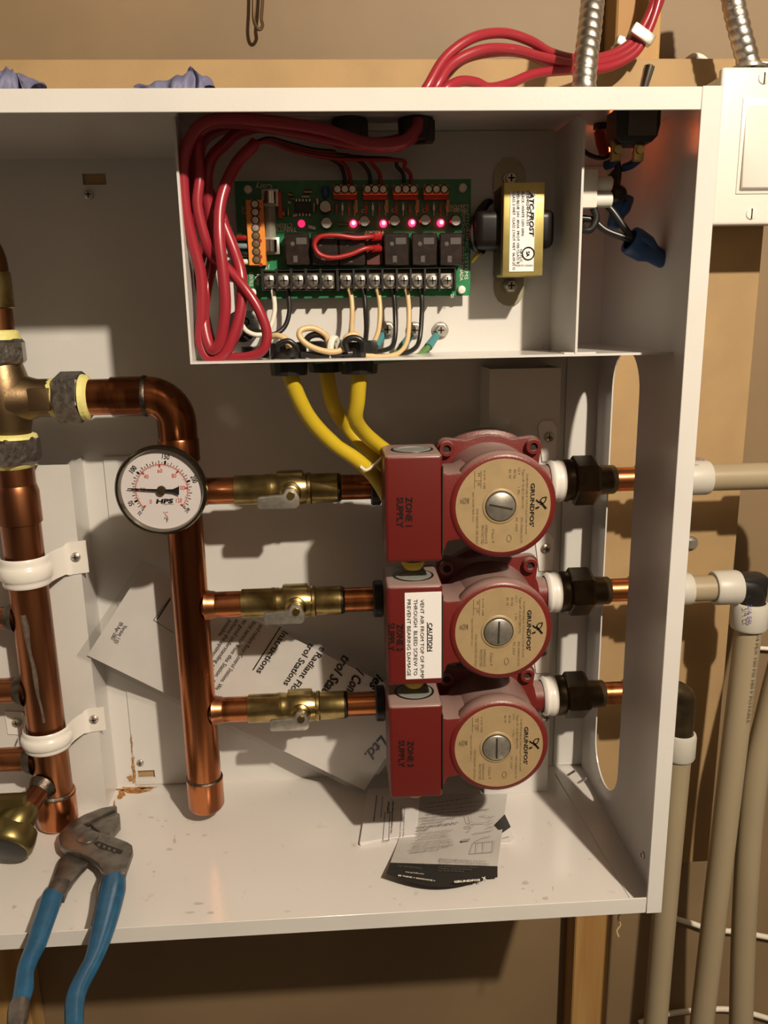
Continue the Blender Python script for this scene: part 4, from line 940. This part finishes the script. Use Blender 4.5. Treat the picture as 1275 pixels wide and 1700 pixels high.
MB().box(c, (.027,.010,.012), .002, rot=Matrix.Rotation(.55,3,'Y')).build('strap', STEEL, cl)
MB().box(c+V((-.018,.012,-.004)), (.014,.012,.010), .003, rot=Matrix.Rotation(.3,3,'Y')).build('foot', STEEL, cl)
MB().cyl(c+V((-.020,.006,-.004)), c+V((-.020,.034,-.004)), .003, n=10).build('nail', STEEL, cl)
def conduit(lab, pts, r=.0118, pitch=.0095):
    o_ = thing('metal_conduit', lab, 'conduit', pts[0], 'flexible conduits')
    P = catmull(pts, 10); L = [0]
    for u, v in zip(P, P[1:]): L.append(L[-1]+(v-u).length)
    n = 20; b = MB(); steps = int(L[-1]/.0011); rings = []
    d_, u_, w_ = basis(P[1]-P[0])
    j = 0
    for k in range(steps+1):
        s_ = L[-1]*k/steps
        while j < len(L)-2 and L[j+1] < s_: j += 1
        p = P[j].lerp(P[j+1], (s_-L[j])/(L[j+1]-L[j])); t = (P[min(j+2,len(P)-1)]-P[max(j-1,0)]).normalized()
        u_ = (u_-t*u_.dot(t)).normalized(); w_ = t.cross(u_)
        rings.append([b.bm.verts.new(p+(u_*math.cos(2*math.pi*i/n)+w_*math.sin(2*math.pi*i/n))*(r*(.90+.10*abs(math.sin(math.pi*(s_/pitch+i/n)))**.6))) for i in range(n)])
    for A, B_ in zip(rings, rings[1:]):
        for i in range(n): b.bm.faces.new((A[i], A[(i+1)%n], B_[(i+1)%n], B_[i]))
    b.build('armour', CONDUIT, o_, angle=80)
    return o_
q = at(970,160,Y=.15); q.z = H+.004
cdt = conduit('ribbed metal conduit entering the cabinet top behind the toggle lever', [q, at(971,120,Y=.152), at(979,50,Y=.165), at(986,-20,Y=.18), at(992,-90,Y=.19)])
MB().lathe((q.x,q.y,H), (0,0,1), [(0,.0165),(.004,.0165),(.005,.0145),(.016,.014),(.017,.0125)], 20).build('connector', STEEL, cdt)
screw(cdt, (q.x+.010,q.y-.011,H+.012), .0075, axis=(.4,-1,.2), name='clamp_screw')
q2 = at(1243,112,Y=.225)
cd2 = conduit('ribbed metal conduit dropping into the top of the switch box', [q2, at(1240,95,Y=.225), at(1228,50,Y=.225), at(1216,-5,Y=.228), at(1208,-80,Y=.23)])
MB().lathe(q2+V((0,0,-.002)), (0,0,1), [(0,.017),(.003,.017),(.004,.0135),(.006,.0128)], 20).build('connector', STEEL, cd2)
MB().box(q2+V((.022,.0,.002)), (.032,.018,.003), .001).build('clamp_plate', DARKST, cd2)

# wall switch
YW = .200
sw = thing('wall_switch', 'off-white wall switch in a surface box beside the cabinet', 'switch', at(1240,375,Y=.24))
a, b_ = at(1187,374,Y=YW), at(1193,111,Y=YW); x0, z0, z1 = (a.x+b_.x)/2, a.z, b_.z; x1 = x0+.118
MB().span((x0,YW,z0),(x1,YW+.010,z1), .0035, 3).build('cover_plate', CLOTHB, sw)
MB().span((x0+.006,YW+.008,z0+.006),(x1-.006,.2838,z1-.004), .002).build('box', CLOTHB, sw)
ra, rb = at(1224,319,Y=YW), at(1236,166,Y=YW); rx1 = x1-(ra.x-x0)
MB().span((ra.x-.002,YW-.0012,ra.z-.002),(rx1+.002,YW+.003,rb.z+.002), .0008).build('switch_bezel', CLOTHB, sw)
MB().prism([(ra.x+.002,YW-.0010,rb.z-.002),(ra.x+.002,YW-.0060,ra.z+.004),(ra.x+.002,YW-.0015,ra.z+.001),(ra.x+.002,YW+.002,ra.z+.001),(ra.x+.002,YW+.002,rb.z-.002)], (rx1-ra.x-.004,0,0), .0006, 1).build('rocker', CLOTHB, sw)
for px_, py_ in ((1268,130),(1247,355)):
    p = at(px_, py_, Y=YW); o_ = MB().lathe(p, (0,-1,0), [(0,.0062),(.0012,.0055),(.0018,0)], 18).build('plate_screw', CLOTHB, sw)
    MB().box(p+V((0,-.0016,0)), (.0012,.0010,.0105)).build('slot', HOLE, o_)

# gloves, hanger hook, stray wire
def glove(lab, pts, Y, dep, seed):
    random.seed(seed); b = MB(); n = len(pts)
    def fn(u, v):
        i = u*(n-1); k = min(int(i), n-2); f_ = i-k
        x = pts[k][0]*(1-f_)+pts[k+1][0]*f_; y = pts[k][1]*(1-f_)+pts[k+1][1]*f_
        top = at(x, y, Y=Y); hgt = max(top.z-H, .0015); a = math.pi*v
        fold = 1+.18*math.sin(u*23+seed)*math.sin(v*9)+.10*math.sin(u*47+v*13)
        return V((top.x+.004*math.sin(v*11+u*9), Y-dep*math.cos(a)*fold, H+.0006+(hgt*math.sin(a)**.7)*(.75+.25*fold)))
    b.grid(fn, 40, 24); o_ = b.build('nitrile_glove', RAG, angle=180); return tag(o_, lab, 'glove', 'blue gloves on the cabinet')
glove('crumpled blue glove at the left end of the cabinet top', [(-70,140),(-40,122),(-10,126),(10,119),(28,118),(45,130),(58,133),(70,146)], .10, .035, 1)
glove('folded blue glove lying on the cabinet top near the hook', [(232,147),(260,143),(285,134),(305,124),(322,118),(335,121),(345,135),(351,147)], .11, .03, 4)
hk = wire('wire_hook', 'bent brown wire hook hanging at the top of the wall', 'hook', W2([(421,-60,.33),(421,0,.328),(421,30,.325),(425,44,.322),(431,49,.322),(436,42,.324),(434,30,.326),(436,0,.328),(438,-60,.33)]), .0019, mat('brown_wire', (.12,.075,.035), .45, .6), n=8)
wire('white_cable', 'loop of white cable peeping over the board by the switch box', 'cable', W2([(1132,112,.325),(1140,102,.318),(1152,94,.312),(1165,97,.31),(1176,108,.315),(1182,120,.325)]), .0040, WHITEW)
wire('white_cable', 'white cable running along the wall between the plastic lines', 'cable', W2([(1060,1500,.338),(1120,1524,.337),(1152,1534,.335),(1178,1542,.335),(1230,1548,.335),(1275,1556,.335),(1400,1580,.335)]), .0042, WHITEW)
wire('white_cable', 'white cable crossing the wall near the bottom of the picture', 'cable', W2([(1060,1698,.338),(1110,1683,.337),(1170,1676,.335),(1215,1676,.335),(1260,1686,.335),(1400,1730,.335)]), .0042, WHITEW)
wire('white_cable', 'short white cable crossing the paper right of the elbow', 'cable', W2([(1225,1075,.338),(1262,1076,.337),(1300,1079,.337),(1400,1086,.337)]), .0030, WHITEW)
wire('frayed_string', 'short frayed white string hanging below the cabinet corner', 'string', W2([(1030,1515,.03),(1026,1525,.03),(1030,1535,.031),(1024,1545,.031),(1027,1555,.031)]), .0009, TANW, n=6)

# ================================================================== tongue-and-groove pliers
PN = V((0,.075,1)).normalized()
def pl(cx_, cy_, up_=0):
    """a point of the pliers plane; it tilts over the front lip"""
    x, y = cx_/2.833, 1280+cy_/2.833
    d = FW + RT*((x-637.5)/F_PX) - UP*((y-850)/F_PX)
    t = (.0262-.075*CAM.y-CAM.z)/(d.z+.075*d.y)
    return CAM+d*t+PN*up_
pk = thing('pliers', 'blue-handled slip-joint pliers lying over the front lip of the cabinet', 'pliers', pl(330,480,-.006))
def plate(name, pts, lo, hi, m_, bev=.0015): return MB().prism([pl(x,y,lo) for x, y in pts], PN*(hi-lo), bev).build(name, m_, pk, angle=30)
plate('upper_jaw', [(545,190),(553,196),(548,206),(470,243),(425,266),(392,280),(440,308),(470,318),(540,340),(605,366),(624,380),(628,405),(612,450),(598,490),(590,522),(487,522),(484,498),(462,462),(425,436),(360,408),(305,394),(284,376),(277,345),(288,312),(330,272),(400,233),(480,202)], .0005, .0085, DARKST)
plate('lower_jaw', [(425,268),(470,244),(545,208),(565,222),(567,258),(545,285),(512,322),(480,318)], -.0055, .006, DARKST)
plate('lower_arm', [(295,392),(360,405),(415,432),(385,462),(345,512),(320,550),(300,600),(215,585),(232,540),(245,520),(262,470),(278,420)], -.0060, .0010, DARKST)
b = MB(); c = pl(415,345,.0085); b.lathe(c, PN, [(0,.0125),(.0012,.012),(.0025,.007),(.003,0)], 24); b.build('pivot', DARKST, pk)
plate('adjusting_slot', [(442,372),(462,362),(582,408),(570,424),(520,408),(470,396)], .0080, .0088, HOLE, 0)
for k in range(4): plate('groove', [(466+k*24,374+k*9),(478+k*24,379+k*9),(472+k*24,392+k*9),(460+k*24,387+k*9)], .0086, .0092, DARKST, .0003)
def grip(name, pts, m_, flat=.62):
    C_ = [pl(x,y,.0025) for x, y, r in pts]; dist = [(p-CAM).dot(FW) for p in C_]
    R_ = [pts[i][2]*1.15/2.833*dist[i]/F_PX for i in range(len(pts))]
    n = len(pts)-1
    def rr(t):
        i = t*n; k = min(int(i), n-1); return R_[k]*(1-(i-k))+R_[k+1]*(i-k)
    b = MB(); b.tube(C_, rr, n=18, sub=6)
    for v in b.bm.verts:
        h = (v.co-C_[0]).dot(PN); v.co -= PN*h*(1-flat)
    return b.build(name, m_, pk, angle=50)
grip('grip', [(250,588,42),(228,660,44),(200,740,44),(170,830,42),(135,910,38),(118,970,36),(112,1040,40),(98,1098,38)], BLUEGRIP)
grip('handle_tip', [(98,1096,38),(90,1120,42),(86,1150,42),(82,1200,38),(78,1260,20)], DARKST)
grip('grip', [(536,516,48),(528,580,54),(508,670,52),(485,760,48),(462,840,42),(440,900,38),(405,965,40),(372,1030,40),(354,1090,40),(350,1150,38),(350,1220,36),(352,1270,18)], BLUEGRIP)
grip('worn_shank', [(492,500,14),(470,560,12),(462,640,12),(440,735,10)], DARKST)
grip('handle_shank', [(285,540,42),(268,575,44),(250,592,43)], DARKST)

# ================================================================== instruction sheet in a clear sleeve
def sheet_y(X, Z): return min(.262-.10*max(0, .30-Z), .2285+max(0, X+.612)*.30)
def on_sheet(x, y, lift=0):
    Y = .24
    for _ in range(6): p = at(x, y, Y=Y); Y = sheet_y(p.x, p.z)
    p = at(x, y, Y=Y); return V((p.x, Y-lift, max(p.z, .0025)))
def quad(c, u, v): return (c[0][0]*(1-u)*(1-v)+c[1][0]*u*(1-v)+c[2][0]*u*v+c[3][0]*(1-u)*v, c[0][1]*(1-u)*(1-v)+c[1][1]*u*(1-v)+c[2][1]*u*v+c[3][1]*(1-u)*v)
SH = ((240,938),(700,1165),(605,1312),(145,1088))
sh = thing('instruction_sheet', 'printed instruction sheet in clear sleeve leaning behind the copper manifold', 'paper', on_sheet(605,1312))
MB().grid(lambda u, v: on_sheet(*quad(SH, u, v)), 40, 14, thick=(0,.0006,0)).build('page', PAPER, sh, angle=60)
SL = ((236,927),(714,1160),(606,1318),(128,1087))
MB().grid(lambda u, v: on_sheet(*quad(SL, u, v), .0022+.0007*math.sin(u*9)*math.sin(v*5)), 40, 14).build('clear_sleeve', FILM, sh, angle=60)
wp = lambda q: V((q.x, sheet_y(q.x, q.z)-.0007, q.z))
for s, a, c, h, bo, sr in (('Instructions',(470,1046),(425,1115),10,.012,0),('t Radiant Floor',(533,1072),(472,1157),10,.012,0),('trol Stations',(514,1066),(470,1135),10,.012,0),('trol Stat',(570,1086),(533,1148),15,.02,.25),('/ Cont',(592,1108),(572,1152),15,.02,.25),('ies',(626,1118),(611,1140),15,.02,.25),('s Ltd.',(647,1205),(604,1252),17,.02,.25),
        ('and radiant floor Control Stations. We',(432,1036),(357,1143),6.5,0,0),('first service from this Station. A',(420,1030),(350,1130),6.5,0,0),('to good understanding of',(405,1028),(349,1108),6.5,0,0),('achieve the optimum',(392,1027),(347,1092),6.5,0,0),('possible.',(380,1028),(361,1055),6.5,0,0),('Version 1.03',(206,1037),(189,1066),6,0,0),('09-Apr-2007',(199,1032),(183,1061),6,0,0)):
    txt(sh, s, on_sheet(*a), on_sheet(*c), h*1.1/F_PX, INK, bold=bo+.006, shear=sr, warp=wp, name='print')
def rule(par, pts, wpx, fn, m_=INK, name='rule'):
    b = MB()
    for p, q in zip(pts, pts[1:]):
        dx, dy = q[0]-p[0], q[1]-p[1]; L = math.hypot(dx, dy); nx, ny = -dy/L*wpx/2, dx/L*wpx/2
        b.faces([fn(p[0]+nx,p[1]+ny), fn(q[0]+nx,q[1]+ny), fn(q[0]-nx,q[1]-ny), fn(p[0]-nx,p[1]-ny)], [(0,1,2,3)])
    return b.build(name, m_, par, smooth=False)
os_ = lambda x, y: on_sheet(x, y, .0007)
rule(sh, [(466,1040),(420,1112)], 2, os_); rule(sh, [(283,994),(261,1028)], 2.4, os_); rule(sh, [(284,990),(255,1029),(288,1050)], .9, os_)

# ================================================================== leaflet and booklets on the cabinet floor
LF = ((690,1318),(842,1318),(826,1438),(648,1432))
def leaf(u, v, dz=0):
    x, y = quad(LF, u, min(v,1))
    if v > 1: x += -2*(v-1)*(1-u)*10; y += (v-1)*(62+72*math.sin(math.pi*min(1,u*1.05))*.9)
    z = .0052 + .010*max(0, v-.72)**1.3*(1.4-u)*1.6 + .0012*math.sin(v*7+u*2)
    return at(x, y, Z=z+dz)
lf = thing('pump_leaflet', 'creased printed leaflet with black bottom band below the lowest pump', 'leaflet', leaf(.5,.5))
MB().grid(lambda u, v: leaf(u, v*1.0), 14, 22).build('page', mat('grey_newsprint', (.50,.475,.45), .65, noise=.06, nscale=40), lf, angle=60)
MB().grid(lambda u, v: leaf(u, 1+v*.30), 14, 6).build('black_band', mat('black_print', (.025,.023,.02), .5), lf, angle=60)
def lw(q):
    lo = [(leaf(i/24, j/32), i, j) for i in range(0)]; return q
def lpt(cx_, cy_): return (590+cx_/4.722, 1310+cy_/4.722)
def leaf_at(x, y, dz):
    v = (y-1318)/118.; z = .0052 + .010*max(0, v-.72)**1.3*1.3 + .0046; return at(x, y, Z=z)
GREYINK = mat('faded_ink', (.10,.09,.08), .7)
for s, x0, y0, x1, y1, h, bo in (('to flow of pump and tighten nuts',560,118,900,72,15,.01),('Install check valve on discharge piping',550,150,1000,98,15,0),('When valve is installed remove',560,180,980,130,15,0),('pump body and bleed air from system',560,200,1050,160,15,.01),
        ('a. Insert check valve in',500,232,745,205,14,.01),('housing with arrow pointing',522,250,780,226,14,.01),('away from pump.',520,274,705,252,14,.01),('Check valve will only fit in',480,305,805,266,15,.03),('one way.',478,328,580,315,15,.03),('b. Slide valve unit down to',470,354,765,322,14,0),('sit inside and insert',490,374,730,350,14,0),('gasket and nut together.',488,397,745,368,14,0),
        ('c. Check valve housing into',440,428,750,394,14,0),('place with nut assembly.',458,446,770,412,14,0),('when nut is secure, housing',450,462,770,436,14,0),('d. Proper operation of pump',420,484,735,450,14,0),('depends on it.',430,502,665,476,14,0),
        ('Bombas Grundfos de Mexico, S.A. de C.V.',660,552,1030,572,15,0),('Boulevard TLC P.I. Parque Industrial',655,570,1045,592,15,0),('Apodaca',652,590,760,597,14,0),('C.P. 66600 Apodaca, N.L. Mexico',650,608,955,620,14,0),('Telefono: 52-81-8144-4000',650,625,915,636,14,0),('Fax: 52-81-8144-4010',648,643,850,650,14,0),('L6T 4C3',495,590,580,598,14,0),('Tel: 905-829-9533',330,605,520,628,14,0),
        ('Body',1040,222,1095,215,12,0),('Top',1038,252,1070,246,12,0),('Check',1035,275,1080,268,12,0),('Spring',1035,305,1095,292,12,0),('Valve',1030,338,1080,322,12,0),('Pump',1015,382,1065,372,12,0)):
    p, q = leaf_at(*lpt(x0,y0),0), leaf_at(*lpt(x1,y1),0)
    txt(lf, s, p, q, h*.85/4.722*.93/F_PX*1.25, GREYINK, nrm=(0,-.12,1), bold=bo, lift=0, name='print')
def band_pt(x, y): return at(x, y, Z=.0168)
for s, x0, y0, x1, y1, h, bo in (('GRUNDFOS',775,738,980,722,17,.04),('X',1000,718,1030,712,26,.05),('BE THINK > INNOVATE >',335,684,625,728,12,.02),('www.grundfos.com',390,655,535,672,11,0)):
    txt(lf, s, band_pt(*lpt(x0,y0)), band_pt(*lpt(x1,y1)), h*.8/4.722*.93/F_PX*1.25, INKWHITE, nrm=(0,-.2,1), bold=bo, lift=.0006, name='print')
lz = lambda x, y: leaf_at(x, y, 0)
for pts in ([(865,205),(885,260),(915,262),(900,205)],[(870,285),(920,285),(920,300),(870,300),(870,285)],[(880,330),(910,322)],[(920,268),(1025,262)],[(985,205),(1035,210)],[(930,345),(1030,332)],[(940,410),(1010,375)],[(930,420),(1090,405),(1080,490),(900,505),(930,420)],[(960,415),(950,498)],[(1010,412),(1005,495)]):
    rule(lf, [lpt(*p) for p in pts], .7, lz, mat('pale_ink', (.30,.28,.26), .7), 'diagram_line')
rule(lf, [lpt(835,405),lpt(900,393)], 3.5, lz, MATS['pale_ink'], 'diagram_line')
bk = thing('booklet', 'white folded booklet on the cabinet floor left of the leaflet', 'booklet', at(645,1370,Z=.0018))
def fl(x, y, Z): return at(x, y, Z=Z)
for k in range(2):
    z0 = .0018+.0026*k
    MB().prism([fl(*q,z0) for q in ((612-k,1312),(700,1308),(690,1391-2*k),(640,1397-2*k),(598-k,1405-3*k))], (0,0,.0022), .0003, 1).build('folded_page', PAPER, bk)
zb2 = .0070
for s, x0, y0, x1, y1, h, bo in (('Replacement Instructions',148,250,172,50,15,.02),('Supplement Instructions',200,228,218,55,14,.0),('DISPLAY',262,190,268,95,20,.02),('The Replacement Pump Head',285,350,300,95,15,.03),('Read carefully before installing',352,378,365,130,12,0),('Keep this manual with the pump',378,374,390,140,12,0)):
    txt(bk, s, fl(*lpt(x0,y0),zb2), fl(*lpt(x1,y1),zb2), h*.8/4.722*.93/F_PX, INK, nrm=(0,0,1), bold=bo, lift=.0, name='print')
rule(bk, [lpt(215,402),lpt(232,180)], .8, lambda x, y: fl(x,y,zb2), INK); rule(bk, [lpt(262,405),lpt(270,170)], .8, lambda x, y: fl(x,y,zb2), INK); rule(bk, [lpt(215,402),lpt(262,405)], .8, lambda x, y: fl(x,y,zb2), INK)
b2 = thing('booklet', 'corner of another booklet with a black triangle, right of the leaflet', 'booklet', at(835,1390,Z=.0018))
MB().prism([fl(*q,.0018) for q in ((770,1345),(836,1348),(854,1394),(848,1402),(770,1408))], (0,0,.0022), .0003, 1).build('folded_page', PAPER, b2)
MB().prism([fl(*q,.0041) for q in ((838,1352),(848,1373),(832,1384),(820,1370))], (0,0,.0002)).build('black_print', MATS['black_print'], b2, smooth=False)
txt(b2, 'turps', fl(834,1393,.0042), fl(845,1390,.0042), .0022, INK, nrm=(0,0,1), lift=.0002, name='print')
